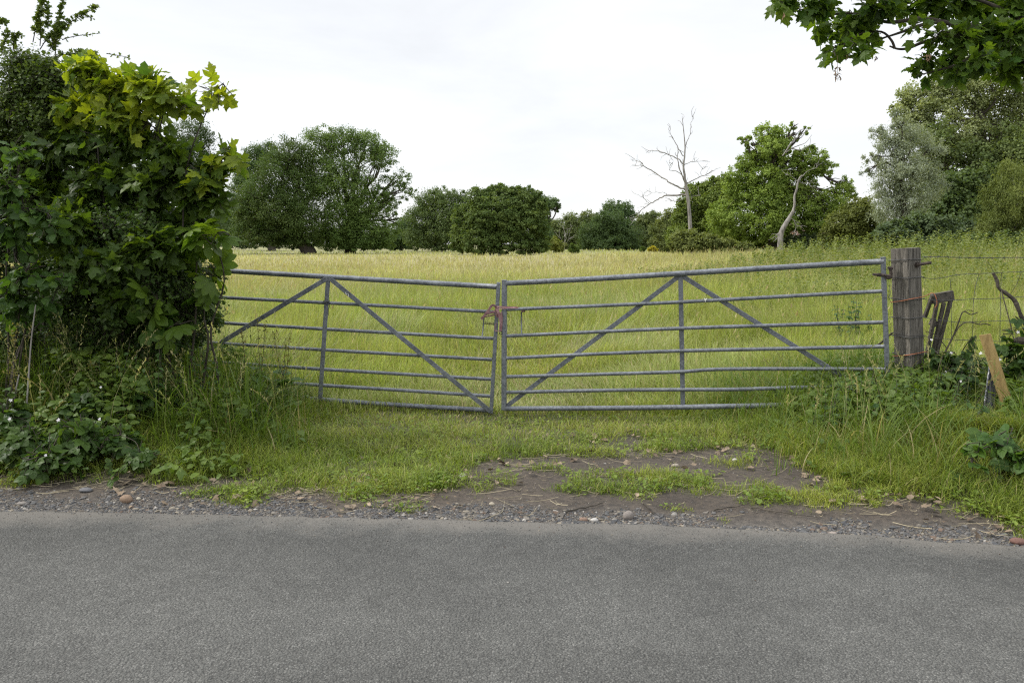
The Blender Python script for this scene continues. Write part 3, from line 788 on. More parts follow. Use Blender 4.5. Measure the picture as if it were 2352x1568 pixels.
mesh('hook', [tube(np.array([SP(512 + 22 * math.sin(q), 1228 - 26 * math.cos(q), .04) for q in a_]), .0035, 7)], M_BLACK, st, True)

# ================================================================== GATE POST
def weathered(name, ca, cb, axis_scale):
    m, nt, out = newmat(name); L = nt.links.new
    tc = N(nt, 'ShaderNodeTexCoord'); mp = N(nt, 'ShaderNodeMapping'); mp.inputs['Scale'].default_value = axis_scale; L(tc.outputs['Object'], mp.inputs[0])
    no = N(nt, 'ShaderNodeTexNoise', Scale=9.0, Detail=9.0, Roughness=.72, Distortion=.4); L(mp.outputs[0], no.inputs['Vector'])
    r = N(nt, 'ShaderNodeValToRGB'); e = r.color_ramp.elements; e[0].position = .33; e[0].color = (*ca, 1); e[1].position = .72; e[1].color = (*cb, 1)
    L(no.outputs[0], r.inputs[0])
    n2 = N(nt, 'ShaderNodeTexNoise', Scale=4.5, Detail=5.0); L(tc.outputs['Object'], n2.inputs['Vector'])
    r2 = N(nt, 'ShaderNodeMapRange'); r2.inputs[1].default_value = .52; r2.inputs[2].default_value = .75; r2.inputs[4].default_value = .6; L(n2.outputs[0], r2.inputs[0])
    mx = N(nt, 'ShaderNodeMixRGB'); mx.inputs[2].default_value = (ca[0] * .9, ca[1] * 1.05, ca[2] * .8, 1); L(r2.outputs[0], mx.inputs[0]); L(r.outputs[0], mx.inputs[1])
    p = N(nt, 'ShaderNodeBsdfPrincipled', Roughness=.9); L(mx.outputs[0], p.inputs['Base Color'])
    b = N(nt, 'ShaderNodeBump', Strength=.9, Distance=.009); L(no.outputs[0], b.inputs['Height']); L(b.outputs[0], p.inputs['Normal'])
    L(p.outputs[0], out.inputs[0])
    return m
M_POST = weathered('weathered_timber', (.028, .024, .019), (.27, .245, .21), (9, 9, .4))
PY = 6.42
pf = P(2085, 870, PY)                      # foot of the front arris
rot = math.radians(63)
ua = np.array([-math.cos(rot), math.sin(rot), 0]); ub = np.array([math.sin(rot), math.cos(rot), 0])   # along the two faces one sees
SZ = .165
zt = P(2085, 569, PY)[2]
gz = float(H(pf[0], pf[1])) - .12
topx = P(2085, 569, PY) - np.array([0, 0, zt])
botx = P(2097, 905, PY)
lean = (P(2096, 890, PY)[0] - P(2085, 569, PY)[0]) / (zt - P(2096, 890, PY)[2])
nz, nr = 26, 56
V = []; rs = np.random.default_rng(3)
def sq(u):   # point on the unit square outline, corners eased, starting at the front arris
    u = u % 1 * 4; k_ = int(u); f_ = u - k_
    c_ = [(0, 0), (1, 0), (1, 1), (0, 1)]; a = np.array(c_[k_ % 4], float); b = np.array(c_[(k_ + 1) % 4], float)
    return a + (b - a) * f_
ring = np.array([sq(i / nr) for i in range(nr)])
ring = (ring - .5) * (1 - .05 * (np.abs(np.abs(ring - .5).sum(1, keepdims=True) - 1) < .02)) + .5
split = {5: .018, 6: .012, 10: .007, 20: .01, 47: .012, 51: .007}
for iz in range(nz):
    t_ = iz / (nz - 1); z_ = gz + (zt - gz) * t_
    cx = topx[0] + lean * (zt - z_); cy = topx[1]
    for j in range(nr):
        o_ = ring[j] - .5
        dent = split.get(j, 0) * (.4 + .6 * vn(np.array(t_ * 9.), np.array(j * 3.3), 4)) * (1 if j != 10 else t_)
        wob = .006 * (vn(np.array(t_ * 6.), np.array(j * .8), 11) - .5)
        o_ = o_ * (1 + wob * 4) * (1 - dent / SZ * 2)
        o_ = o_ + .5
        q = np.array([cx, cy, 0]) + ua * o_[0] * SZ + ub * o_[1] * SZ
        zz = z_ + (t_ > .99) * (.008 * (vn(np.array(o_[0] * 5), np.array(o_[1] * 5), 2) - .5) - .012 * o_[0])
        V.append([q[0], q[1], zz])
V = np.array(V)
i = np.arange(nz - 1)[:, None] * nr; j = np.arange(nr)[None]; k = (j + 1) % nr
Fq = np.stack([i + j, i + nr + j, i + nr + k, i + k], -1).reshape(-1, 4)
top_c = len(V); V = np.vstack([V, V[-nr:].mean(0) + [0, 0, .004]])
Ft = np.array([[top_c, (nz - 1) * nr + (q + 1) % nr, (nz - 1) * nr + q] for q in range(nr)])
gp_ = empty('gate_post', [pf[0], pf[1], float(H(pf[0], pf[1]))], 'thick weathered square timber post bound with wire at the end of the gate', 'post')
mesh('timber', [(V, [Fq, Ft], None)], M_POST, gp_)
def post_pt(z_, a, b, out=0.0):
    """point on the post: a along the left face, b along the right one"""
    o = np.array([topx[0] + lean * (zt - z_), topx[1], z_]) + ua * a * SZ + ub * b * SZ
    c = np.array([.5, .5]); d = np.array([a, b]) - c
    return o + (ua * d[0] + ub * d[1]) / max(np.linalg.norm(d), 1e-6) * out
zof = lambda py: P(2085, py, PY)[2]
# hinge bolt: eye bolt through the post with an upright pin, and its threaded end on the far side
hb0 = P(2005, 630, PY + .05); hb1 = P(2046, 633.5, PY + .05)
mesh('hinge_bolt', [tube(np.array([hb0, hb0 * .97 + hb1 * .03, hb1]), .0115, 10), tube(np.array([hb0 * .72 + hb1 * .28, hb0 * .45 + hb1 * .55]), .0175, 6),
                    tube(smooth_path([P(2034, 637, PY + .05), P(2043, 638, PY + .05), P(2047, 633, PY + .05), P(2046, 624, PY + .05), P(2046, 614.5, PY + .05)]), .0125, 10),
                    tube(np.array([P(2040, 616, PY + .05), P(2050, 615, PY + .05)]), .013, 8)], M_RUST, gp_, True)
mesh('threaded_end', [tube(np.array([P(2100, 609.5, PY + .06), P(2120, 606, PY - .02), P(2139, 603, PY - .06)]), .0125, 10), tube(np.array([P(2103, 609, PY + .05), P(2109, 608, PY + .03)]), .024, 6)], M_RUST, gp_, True)

# ================================================================== WIRE FENCE
FY = 6.5
wf = empty('wire_fence', P(2235, 870, FY), 'slack wire netting fence topped with barbed wire running right from the post', 'fence')
def wrap(py, sag=0.0, tilt=0.0, r=.0035, out=.009):
    z_ = zof(py); pts = []
    for a, b in ((.0, 1.02), (0, .6), (0, .3), (-.01, -.01), (.3, 0), (.65, 0), (1.01, -.01), (1.0, .4), (1, 1)):
        pts.append(post_pt(z_ + tilt * (b - a) + sag * a, a, b, out))
    return tube(smooth_path(pts, 4), r, 6)
bw = smooth_path([post_pt(zof(591), 0, 1.0, .006), P(2150, 590, FY), P(2210, 591.5, FY), P(2270, 592, FY), P(2352, 591.5, FY), P(2500, 592, FY), P(2700, 598, FY)], 10)
barbs = []
for q in range(3, len(bw), 4):
    c = bw[q]
    for s_ in (-1, 1):
        v = norm(RNG.normal(size=3)) * .017
        barbs.append(tube(np.array([c - v + [.004 * s_, 0, 0], c, c + v]), .0013, 5))
    barbs.append(tube(np.array([c - [.007, 0, 0], c + [.007, 0, 0]]), .0042, 6))
mesh('barbed_wire', [tube(bw, .0032, 6), tube(bw + .0025 * np.column_stack([0 * bw[:, 0], np.sin(np.arange(len(bw)) * 2.0), np.cos(np.arange(len(bw)) * 2.0)]), .0016, 5), wrap(596, -.01)] + barbs, M_WIRE, wf, True)
rows = [[(2117, 638), (2140, 640), (2170, 637), (2200, 631), (2260, 628), (2352, 623.6), (2500, 616)],
        [(2117, 688), (2170, 690), (2230, 687), (2300, 685), (2352, 681), (2500, 676)],
        [(2120, 731), (2180, 738), (2205, 740), (2260, 738), (2352, 735), (2500, 732)],
        [(2122, 775), (2180, 779), (2260, 782), (2300, 784), (2352, 782), (2500, 780)],
        [(2124, 815), (2200, 820), (2280, 822), (2352, 820), (2500, 820)]]
for n_, rw in enumerate(rows):
    pts = [post_pt(zof(rw[0][1]), .05, 1.0, .006)] + [P(a, b, FY) for a, b in rw[1:]]
    mesh('line_wire', [tube(smooth_path(pts, 6), .0026, 6), wrap(rw[0][1], .005 * (n_ % 2), .004)], M_WIRE, wf, True)
mesh('line_wire', [wrap(770, 0, -.006, .0019)], M_WIRE, wf, True); mesh('line_wire', [wrap(842, .03, .01, .0019)], M_WIRE, wf, True); mesh('line_wire', [wrap(868, -.03, .02, .0019)], M_WIRE, wf, True)
for top, mid, bot in (((2182, 640), (2186, 700), (2184, 822)), ((2248, 630), (2236, 690), (2234, 822)), ((2300, 627), (2298, 690), (2296, 822)), ((2420, 622), (2424, 690), (2420, 822))):
    mesh('stay_wire', [tube(smooth_path([P(*top, FY), P(*mid, FY), P(*bot, FY)], 6), .0021, 5)], M_WIRE, wf, True)
mesh('stay_wire', [tube(smooth_path([post_pt(zof(634), .0, -.02, .008), post_pt(zof(700), -.0, .0, .008), post_pt(zof(790), .02, -.02, .008), post_pt(zof(868), 0.05, -.02, .008)], 5), .0017, 5)], M_WIRE, wf, True)
# loose end of wire sprung off the left side of the post
mesh('loose_end', [tube(smooth_path([post_pt(zof(655), 1, .0, .004), P(2042, 664, PY), P(2045, 676, PY), P(2041, 684, PY), P(2046, 668, PY - .03), P(2049, 660, PY - .02)]), .0016, 5),
                   tube(smooth_path([post_pt(zof(700), 1, .0, .004), P(2038, 678, PY + .02), P(2020, 681, PY + .05), P(2008, 685, PY + .08)]), .0015, 5)], M_WIRE, wf, True)

M_TWINE = stdmat('orange_twine', (.36, .12, .05), (.5, .19, .09), 90, .8)
def twine(pys, label, tailpts=()):
    z0, z1, z2 = [zof(q) for q in pys]
    p_ = [post_pt(z0, 1.0, .35, .008), post_pt(z0, 1.0, .0, .009), post_pt((z0 + z1) / 2 - .004, .5, 0, .009), post_pt(z1, 0, 0, .01), post_pt((z1 + z2) / 2, 0, .5, .009), post_pt(z2, 0, 1, .009)] + list(tailpts)
    o = mesh('baler_twine', [tube(smooth_path(p_, 5), .0034, 6)], M_TWINE, None, True)
    return tag(o, label, 'twine')
twine((697, 687, 682), 'orange twine looped from the old post across to the broken pallet end', [P(2131, 677, PY + .15), P(2143, 673, PY + .22), P(2150, 684, PY + .2), P(2152, 698, PY + .2), P(2148, 706, PY + .22)])
twine((823, 813.5, 810), 'orange twine round the foot of the old post, below the wire windings', [P(2133, 811, PY + .1)])

# broken pallet end leaning behind the post
M_OLDWOOD = weathered('old_slat_timber', (.03, .026, .021), (.16, .14, .115), (3, 3, 3))
QY = 6.72
bp = empty('broken_pallet', P(2140, 800, QY), 'broken piece of grey pallet leaning behind the old post', 'pallet')
def slat(name, a, b, w, d, Ya, Yb):
    return bevel(mesh(name, [box_between(P(*a, Ya), P(*b, Yb), w, d, np.array([.25, -1, .1]))], M_OLDWOOD, bp), .003)
slat('cross_board', (2140, 687), (2189, 678), .085, .05, QY, QY - .02)
slat('cross_board', (2136, 738), (2152, 745), .05, .03, QY + .03, QY + .02)
for a, b in (((2142, 678), (2124, 728)), ((2152, 695), (2128, 820)), ((2168, 695), (2138, 830)), ((2186, 680), (2146, 830))):
    slat('slat', a, b, .03, .024, QY - .03, QY + .05)

# bent stick behind the gate end
def stick(name, pts, r, label, cat, mat=M_BARK, side=()):
    ps = smooth_path([P(*q) for q in pts], 5); n_ = len(ps)
    base = ps[0].copy()
    e_ = empty(name, base, label, cat) if side else None
    rad = np.interp(np.linspace(0, 1, n_), np.linspace(0, 1, len(r)), r) * (1 + .12 * RNG.standard_normal(n_))
    o = mesh('stem' if side else name, [tube(ps, rad, 8)], mat, e_, False)
    for sp_, r_ in side:
        mesh('side_twig', [tube(smooth_path([P(*q) for q in sp_], 4), r_, 6)], mat, e_)
    return tag(o, label, cat) if not side else e_
stick('bent_stick', [(2012, 793, 6.75), (2024, 787, 6.7), (2033, 778, 6.65), (2042, 770, 6.62), (2056, 761, 6.6)], [.006, .009, .008, .006], 'short dark bent stick caught between the gate end and the post', 'stick')
stick('dead_branch', [(2390, 790, 6.3), (2352, 738, 6.3), (2340, 712, 6.3), (2330, 690, 6.32), (2310, 673, 6.34), (2294, 662, 6.34), (2290, 645, 6.35), (2281, 627, 6.36)], [.019, .017, .015, .017, .011, .013, .011], 'thick dark dead branch leaning in across the wire fence', 'branch',
      side=[([(2300, 667, 6.33), (2306, 690, 6.3), (2322, 750, 6.28), (2332, 810, 6.26), (2328, 900, 6.25)], .004), ([(2283, 628, 6.36), (2276, 612, 6.36), (2268, 600, 6.37)], .0016), ([(2318, 680, 6.33), (2336, 650, 6.35), (2346, 625, 6.35)], .0018)])
stick('thorny_twig', [(2150, 850, 6.35), (2175, 800, 6.38), (2190, 770, 6.4), (2200, 745, 6.4), (2212, 716, 6.4), (2230, 722, 6.4), (2246, 717, 6.4)], [.007, .006, .005, .0045, .004], 'dark bare thorny twig curling up in front of the wire netting', 'twig',
      side=[([(2185, 780, 6.4), (2205, 748, 6.38), (2225, 740, 6.38), (2250, 745, 6.4), (2262, 743, 6.4), (2275, 747, 6.4)], .0045), ([(2212, 716, 6.4), (2222, 712, 6.4), (2236, 714, 6.4)], .0025), ([(2175, 800, 6.38), (2150, 770, 6.4), (2128, 762, 6.42)], .004), ([(2246, 745, 6.4), (2258, 735, 6.4)], .002)])
stick('dark_stump', [(2420, 800, 6.1), (2370, 790, 6.1), (2345, 783, 6.1), (2328, 781, 6.1)], [.05, .04, .036, .012], 'blackened broken limb poking in at the far right above the brambles', 'branch')

# leaning stake and the dark board behind it
M_STAKE = weathered('yellow_pine', (.2, .13, .045), (.4, .285, .11), (4, 4, .6))
sy = 5.6
ws = empty('wooden_stake', P(2325, 960, sy), 'new yellow timber stake leaning with a dark nail hole', 'stake')
V = np.array([P(2254, 769, sy + .12), P(2276, 765.5, sy + .12), P(2334, 945, sy), P(2315, 962, sy)])
nrm = norm(np.cross(V[1] - V[0], V[3] - V[0])); nrm = nrm if nrm[1] < 0 else -nrm
V[2] += (V[2] - V[1]) * .12; V[3] += (V[3] - V[0]) * .12
Vb = V - nrm * .035
bevel(mesh('timber', [(np.vstack([V, Vb]), [np.array([[0, 1, 2, 3], [7, 6, 5, 4], [0, 4, 5, 1], [1, 5, 6, 2], [2, 6, 7, 3], [3, 7, 4, 0]])], None)], M_STAKE, ws), .003)
nh = P(2295, 871.5, sy + .045); nh = V[0] + (nh - V[0]) - nrm * ((nh - V[0]) @ nrm) + nrm * .001
mesh('nail_hole', [tube(np.array([nh - nrm * .002, nh + nrm * .0015]), .0075, 10)], M_BLACK, ws)
M_DARKB = stdmat('dark_blue_black_paint', (.012, .013, .02), (.03, .032, .045), 14, .55)
bd = empty('dark_board', P(2265, 950, sy + .1), 'blue-black painted board with a chipped pale edge behind the yellow stake', 'board')
A, B_, C_, D_ = P(2274, 842, sy + .16), P(2291, 880, sy + .12), P(2279, 962, sy + .06), P(2257, 966, sy + .1)
th = np.array([.02, .03, 0])
V = np.array([A, B_, C_, D_, A + th, B_ + th, C_ + th, D_ + th])
mesh('panel', [(V, [np.array([[0, 1, 2, 3], [7, 6, 5, 4], [0, 4, 5, 1], [1, 5, 6, 2], [2, 6, 7, 3], [3, 7, 4, 0]])], None)], M_DARKB, bd)
M_CHIP = stdmat('chipped_edge', (.08, .085, .11), (.75, .75, .76), 34, .8, contrast=(.5, .66))
mesh('chipped_edge', [box_between(A + [-.004, -.004, 0], D_ + [-.004, -.004, 0], .009, .012, np.array([0, -1.0, 0]))], M_CHIP, bd)

# ================================================================== TREES OF THE PARK
def branch_path(a, b, wob, k=5, sag=0.0):
    a = np.asarray(a, float); b = np.asarray(b, float)
    ts = np.linspace(0, 1, k)[:, None]; L_ = np.linalg.norm(b - a)
    p = a + (b - a) * ts + RNG.normal(0, wob * L_, (k, 3)) * np.sin(ts * math.pi)
    p[:, 2] += (sag * L_ * np.sin(ts * math.pi))[:, 0]
    return smooth_path(p, 4)

def tree(name, label, foot, Y, lobes, c0, c1, n, leaf=None, tpl=CARD, trunk=.5, fork=.45, cat='tree', group=None, density=.55, flat=.62, droop=0.0, clump=.34, depth=1.0,
         trunkpts=None, limbs=True, seed=1, bark=None, upright=.0, fill=True, shell=.8, bright=1.0):
    rg = np.random.default_rng(seed)
    fx, fy = foot
    base = P(fx, fy, Y); gz_ = float(H(base[0], base[1])); base[2] = gz_
    e_ = empty(name, base, label, cat, group)
    m_ = mpp(Y); c0 = np.array(c0) * bright; c1 = np.array(c1) * bright
    leaf = (leaf or max(1.7 * m_ * 2.3, .12)) * .92; n = int(n * 2.1)
    far = Y > 64
    if far:
        leaf *= .74; n = int(n * 1.75); tpl = TRI if tpl is CARD else tpl
    L_ = []
    for lb in lobes:
        cx, cy, rx_, ry_ = lb[:4]; dz = lb[4] if len(lb) > 4 else rg.uniform(-.55, .55)
        dn = lb[5] if len(lb) > 5 else 1.0
        r_ = np.array([rx_, .5 * (rx_ + ry_) * depth, ry_]) * m_
        c_ = P(cx, cy, Y + dz * rx_ * m_ * 1.1); L_.append((c_, r_, rx_ * ry_ * dn, dn))
    tot = sum(q[2] for q in L_)
    pos, dr, nr_, cl_ = [], [], [], []
    for c_, r_, wgt, dn in L_:
        nl = int(n * wgt / tot); per = 62
        nc = max(4, int(nl / per))
        d_ = norm(rg.normal(size=(nc, 3))); rad = 1 - shell * rg.random(nc) ** 1.8 * .8
        d_[:, 2] += .12; d_ = norm(d_)
        fr = rg.random(nc) < .16; rad = np.where(fr, rg.uniform(.98, 1.2, nc), rad)
        cc = c_ + d_ * r_ * rad[:, None]
        sp_ = clump * 1.22 * r_.min() * rg.uniform(.55, 1.25, nc) * np.where(fr, .6, 1)
        which = rg.integers(0, nc, nl)
        g_ = rg.normal(size=(nl, 3)) * [1, 1, flat]
        g_ = norm(g_) * (rg.random(nl) ** .5)[:, None]
        pp = cc[which] + g_ * sp_[which][:, None] * 1.25
        pos.append(pp)
        o_ = norm(pp - c_ + 1e-6)
        dr.append(norm(o_ * .7 + rg.normal(0, .7, (nl, 3)) + [0, 0, -.25 - droop + upright]))
        nr_.append(norm(g_ * .9 + o_ * .5 + rg.normal(0, .24 if far else .34, (nl, 3)) + [0, 0, .75]))
        cl_.append((rg.random(nc) * .6 + .2 * rg.random())[which] + .22 * rg.random(nl))
    pos, dr, nr_, cl_ = map(np.concatenate, (pos, dr, nr_, cl_))
    lo = H(pos[:, 0], pos[:, 1]) + .15
    pos[:, 2] = np.maximum(pos[:, 2], lo + rg.random(len(pos)) * .5)
    col = mixcol(c0, c1, cl_) * rg.uniform(.92, 1.08, (len(pos), 1))
    mesh('crown', stamp(tpl, pos, dr, nr_, leaf * rg.uniform(.65, 1.35, len(pos)), col, rng=rg), M_CROWN, e_)
    # trunk and limbs
    tops = [q[0] for q in L_]; cz = np.mean(tops, 0)
    if trunkpts is None:
        f_ = base + (cz - base) * np.array([.5, .5, 0]) + [0, 0, (cz[2] - base[2]) * fork * 1.3]
        tp = smooth_path([base - [0, 0, .2], base + [0, 0, .25], base * .6 + f_ * .4, f_], 4)
    else:
        tp = smooth_path([P(a, b, Y) for a, b in trunkpts], 4); f_ = tp[-1]
        tp[0][2] = gz_ - .2
    rt = np.interp(np.linspace(0, 1, len(tp)), [0, .1, .3, 1], [1.35, 1.08, .95, .6]) * trunk
    parts = [tube(tp, rt, 9)]
    if limbs:
        for c_, r_, wgt, dn in L_:
            s_ = tp[int(len(tp) * rg.uniform(.55, .99))]
            bp_ = branch_path(s_, c_ + [0, 0, r_[2] * .3], .06, 5, .05)
            parts.append(tube(bp_, np.linspace(trunk * .38, trunk * .09, len(bp_)), 6, cap=False))
            for _ in range(5):
                q = bp_[int(len(bp_) * rg.uniform(.45, .95))]
                tq = c_ + norm(rg.normal(size=3)) * r_ * .85
                b2 = branch_path(q, tq, .08, 4, .03)
                parts.append(tube(b2, np.linspace(trunk * .13, trunk * .025, len(b2)), 4, cap=False))
    mesh('trunk', parts, bark or M_BARK, e_, True)
    return e_

OAK0, OAK1 = (.066, .12, .025), (.168, .24, .062)
DK0, DK1 = (.05, .092, .032), (.122, .18, .062)
GRP = 'trees across the meadow'
tree('oak_tree', 'tallest spreading oak left of centre, with sky showing through its ragged crown', (804, 578), 122,
     [(735, 333, 38, 38), (788, 328, 44, 32), (843, 338, 40, 34), (882, 358, 28, 30), (752, 392, 55, 42), (828, 398, 46, 36, -.3, .5), (912, 408, 32, 20, 0, .6), (934, 438, 18, 18, 0, .6), (872, 436, 40, 26, 0, .6),
      (775, 445, 62, 44, -.6), (840, 482, 50, 38, -.4), (895, 470, 28, 22, 0, .55), (770, 510, 58, 40, -.6), (845, 530, 52, 36, -.5), (795, 547, 50, 26, -.8), (885, 545, 22, 26, 0), (912, 512, 12, 26, 0, .6), (868, 562, 22, 13, -.5), (770, 552, 46, 22, -.5), (840, 558, 44, 16, -.4), (740, 540, 30, 28)],
     OAK0, OAK1, 30000, trunk=.95, clump=.3, seed=11, group=GRP)
tree('oak_tree', 'broad dark oak with a stout bole, left half of the large clump', (709, 576), 118,
     [(662, 352, 38, 32), (692, 380, 36, 36), (638, 395, 45, 40), (688, 440, 45, 45, -.3), (600, 440, 48, 38), (645, 480, 58, 42, -.4), (585, 492, 40, 34), (692, 505, 44, 42, -.5), (625, 532, 44, 26, -.3), (700, 546, 36, 20, -.5), (562, 470, 25, 28), (660, 550, 40, 18), (600, 548, 44, 20), (560, 530, 30, 26)],
     OAK0, (.095, .128, .036), 24000, trunk=1.15, seed=12, group=GRP)
tree('oak_tree', 'rounded oak on a pair of pale stems behind the broad dark oak', (624, 566), 150,
     [(590, 368, 32, 30), (566, 400, 30, 34), (615, 352, 24, 22), (560, 440, 30, 30), (545, 500, 40, 42), (600, 520, 40, 34), (655, 535, 30, 20)], DK0, DK1, 12000, trunk=.8, seed=13, group=GRP)
tree('woodland_tree', 'tall dark tree whose crown shows just above the bright sycamore bush', (455, 560), 95, [(430, 320, 48, 44), (462, 322, 26, 26), (440, 380, 45, 60), (450, 450, 50, 60), (460, 520, 55, 40)], DK0, DK1, 9000, trunk=.6, seed=14, group=GRP, bright=.65)
tree('woodland_tree', 'dark low tree filling the gap between bushes and oaks', (520, 562), 175, [(505, 500, 38, 50), (535, 520, 35, 38), (490, 540, 30, 22), (570, 540, 30, 20)], (.025, .045, .018), (.06, .09, .035), 6000, trunk=.5, seed=15, group=GRP)
tree('woodland_tree', 'small shaded tree in the notch right of the tallest oak', (922, 570), 160, [(925, 540, 24, 32), (905, 556, 24, 16), (940, 520, 16, 28)], DK0, DK1, 3500, trunk=.3, seed=16, group=GRP)
tree('lime_tree', 'round-topped tree standing immediately left of the layered beech', (1001, 575), 145,
     [(985, 462, 30, 26), (1022, 458, 36, 23), (1060, 464, 22, 22), (968, 502, 34, 34), (1020, 500, 42, 40, -.4), (960, 545, 28, 28), (1010, 545, 46, 30, -.4), (1055, 520, 30, 45)], (.04, .068, .022), (.105, .14, .045), 13000, trunk=.6, clump=.32, seed=17, group=GRP, bright=1.4)
tree('beech_tree', 'broad yellowish green beech with layered boughs sweeping to the grass', (1105, 583), 100,
     [(1150, 436, 22, 12, 0, .7), (1185, 438, 20, 12, 0, .7), (1118, 446, 20, 12, 0, .7), (1105, 462, 34, 28), (1150, 452, 45, 24), (1200, 456, 40, 25), (1232, 478, 22, 30), (1075, 502, 32, 34), (1130, 497, 50, 40, -.4), (1190, 500, 50, 40, -.4), (1240, 520, 20, 44), (1060, 548, 26, 30), (1110, 550, 46, 32, -.5), (1170, 555, 50, 28, -.5), (1225, 560, 34, 24, -.3), (1060, 568, 24, 12)],
     (.046, .083, .021), (.14, .184, .05), 26000, leaf=.34, tpl=LONG + CARD, trunk=.5, flat=.35, droop=.25, clump=.24, seed=18, group=GRP, bright=1.2)
tree('oak_tree', 'dark oak bough reaching out behind the right side of the beech', (1250, 575), 130, [(1264, 472, 20, 16), (1240, 466, 20, 18), (1276, 468, 10, 8), (1250, 498, 16, 18), (1240, 540, 26, 30)], DK0, DK1, 5000, trunk=.5, seed=19, group=GRP)
tree('woodland_tree', 'far tree with a pale pointed top right of the beech', (1312, 574), 190, [(1312, 505, 17, 16), (1300, 532, 26, 26), (1330, 540, 26, 24), (1275, 528, 18, 22), (1285, 552, 26, 20), (1320, 560, 22, 14)], (.05, .075, .026), (.14, .165, .06), 6500, trunk=.35, seed=20, group=GRP, bright=1.4)
tree('woodland_tree', 'far yellow-green tree left behind the dome-shaped tree', (1350, 574), 200, [(1352, 505, 22, 18), (1340, 535, 26, 28), (1370, 520, 22, 22)], (.05, .075, .026), (.13, .15, .055), 4500, trunk=.35, seed=21, group=GRP, bright=1.4)
tree('chestnut_tree', 'dense dark dome-shaped tree low on the far side of the meadow', (1400, 579), 150, [(1397, 514, 35, 25), (1368, 541, 34, 30), (1432, 541, 38, 30, -.3), (1400, 560, 50, 20, -.6), (1452, 561, 20, 18), (1350, 560, 20, 18)], (.028, .052, .016), (.07, .105, .032), 10000, trunk=.4, seed=22, group=GRP, bright=1.35)
tree('oak_tree', 'dark oak top rising over the dome-shaped tree', (1420, 573), 210, [(1408, 477, 20, 15), (1434, 482, 18, 16), (1450, 496, 14, 12), (1420, 500, 30, 20), (1425, 540, 40, 30)], DK0, DK1, 5500, trunk=.5, clump=.4, seed=23, group=GRP)
tree('woodland_tree', 'far tree with a light crown right of the dome-shaped tree', (1480, 575), 200, [(1479, 506, 17, 17), (1472, 535, 24, 28), (1500, 503, 17, 17), (1498, 535, 24, 30), (1470, 560, 24, 16)], (.05, .075, .026), (.13, .155, .055), 6000, trunk=.35, seed=24, group=GRP, bright=1.4)
tree('birch_tree', 'slender pale-stemmed birch left of the bleached dead tree', (1530, 578), 110, [(1535, 506, 20, 22, 0, .7), (1520, 535, 24, 28, 0, .8), (1542, 550, 26, 28), (1515, 562, 24, 16)], (.055, .08, .024), (.14, .16, .05), 6000, trunk=.18, bark=M_DEAD, seed=25, group=GRP, bright=1.4)
for (fx, fy, Y, lobes, a, b, n_, sd_, lab, nm) in (
    (1275, 581, 112, [(1270, 560, 11, 14), (1285, 564, 10, 12), (1278, 572, 16, 10)], (.12, .15, .03), (.26, .28, .06), 1400, 31, 'small yellow-green bush at the right skirt of the beech', 'bush'),
    (1318, 584, 108, [(1318, 570, 8, 11), (1318, 577, 11, 7)], (.06, .1, .02), (.14, .2, .04), 900, 32, 'small upright green bush alone at the field edge', 'bush'),
    (1498, 578, 105, [(1500, 571, 6, 4), (1494, 573, 6, 4), (1504, 575, 6, 4)], (.26, .25, .03), (.55, .47, .06), 900, 33, 'yellow flowering gorse bush at the field edge', 'gorse bush'),
    (1476, 578, 108, [(1476, 573, 6, 4)], (.06, .1, .02), (.14, .2, .04), 300, 34, 'tiny green bush beside the yellow gorse', 'bush')):
    tree(nm, lab, (fx, fy), Y, lobes, a, b, n_, trunk=.08, seed=sd_, cat=nm if nm == 'bush' else 'gorse bush')

# right-hand clump
tree('oak_tree', 'bright green oak behind the leaning dead trunk, antler twigs at its top', (1772, 582), 75,
     [(1762, 308, 28, 24), (1790, 318, 26, 26), (1775, 345, 38, 26), (1712, 321, 18, 11, 0, .8), (1728, 332, 14, 9, 0, .7), (1826, 290, 12, 9, 0, .6), (1848, 300, 10, 12, 0, .5), (1830, 312, 10, 10, 0, .4), (1722, 372, 28, 26), (1760, 366, 34, 24), (1808, 372, 40, 22), (1860, 364, 38, 24), (1893, 383, 24, 22), (1850, 392, 38, 18),
      (1705, 405, 34, 24), (1765, 415, 46, 32, -.4), (1830, 425, 40, 30), (1700, 445, 42, 34), (1760, 455, 50, 38, -.4), (1935, 432, 26, 24, 0, .7), (1955, 450, 16, 14, 0, .6), (1905, 470, 42, 34), (1845, 478, 46, 36), (1680, 505, 52, 38), (1765, 512, 58, 38, -.5), (1840, 525, 48, 30), (1705, 550, 56, 28), (1880, 510, 40, 26), (1775, 556, 50, 22, .5)],
     (.058, .092, .016), (.15, .195, .04), 36000, leaf=.2, trunk=.55, clump=.25, seed=41, group=GRP, bright=1.95, trunkpts=[(1770, 585), (1772, 540), (1785, 480), (1787, 440), (1775, 396), (1768, 360)])
tree('maple_tree', 'bushy green tree standing right against the bleached dead tree', (1640, 582), 82,
     [(1600, 440, 28, 16), (1640, 428, 30, 18), (1670, 420, 24, 18), (1600, 465, 40, 22), (1655, 460, 46, 28), (1580, 500, 32, 28), (1635, 505, 46, 34), (1600, 545, 40, 32), (1660, 550, 46, 28), (1560, 545, 26, 28)],
     (.052, .08, .017), (.125, .16, .036), 15000, leaf=.27, trunk=.3, seed=42, group=GRP, bright=1.6)
tree('hawthorn_tree', 'rough olive thicket at the foot of the bleached dead tree', (1600, 583), 66, [(1575, 555, 28, 24), (1620, 560, 30, 20), (1660, 566, 34, 15), (1555, 568, 18, 12), (1700, 570, 30, 12)], (.06, .075, .02), (.13, .15, .045), 6500, leaf=.22, trunk=.15, seed=43, group=GRP, bright=1.6)
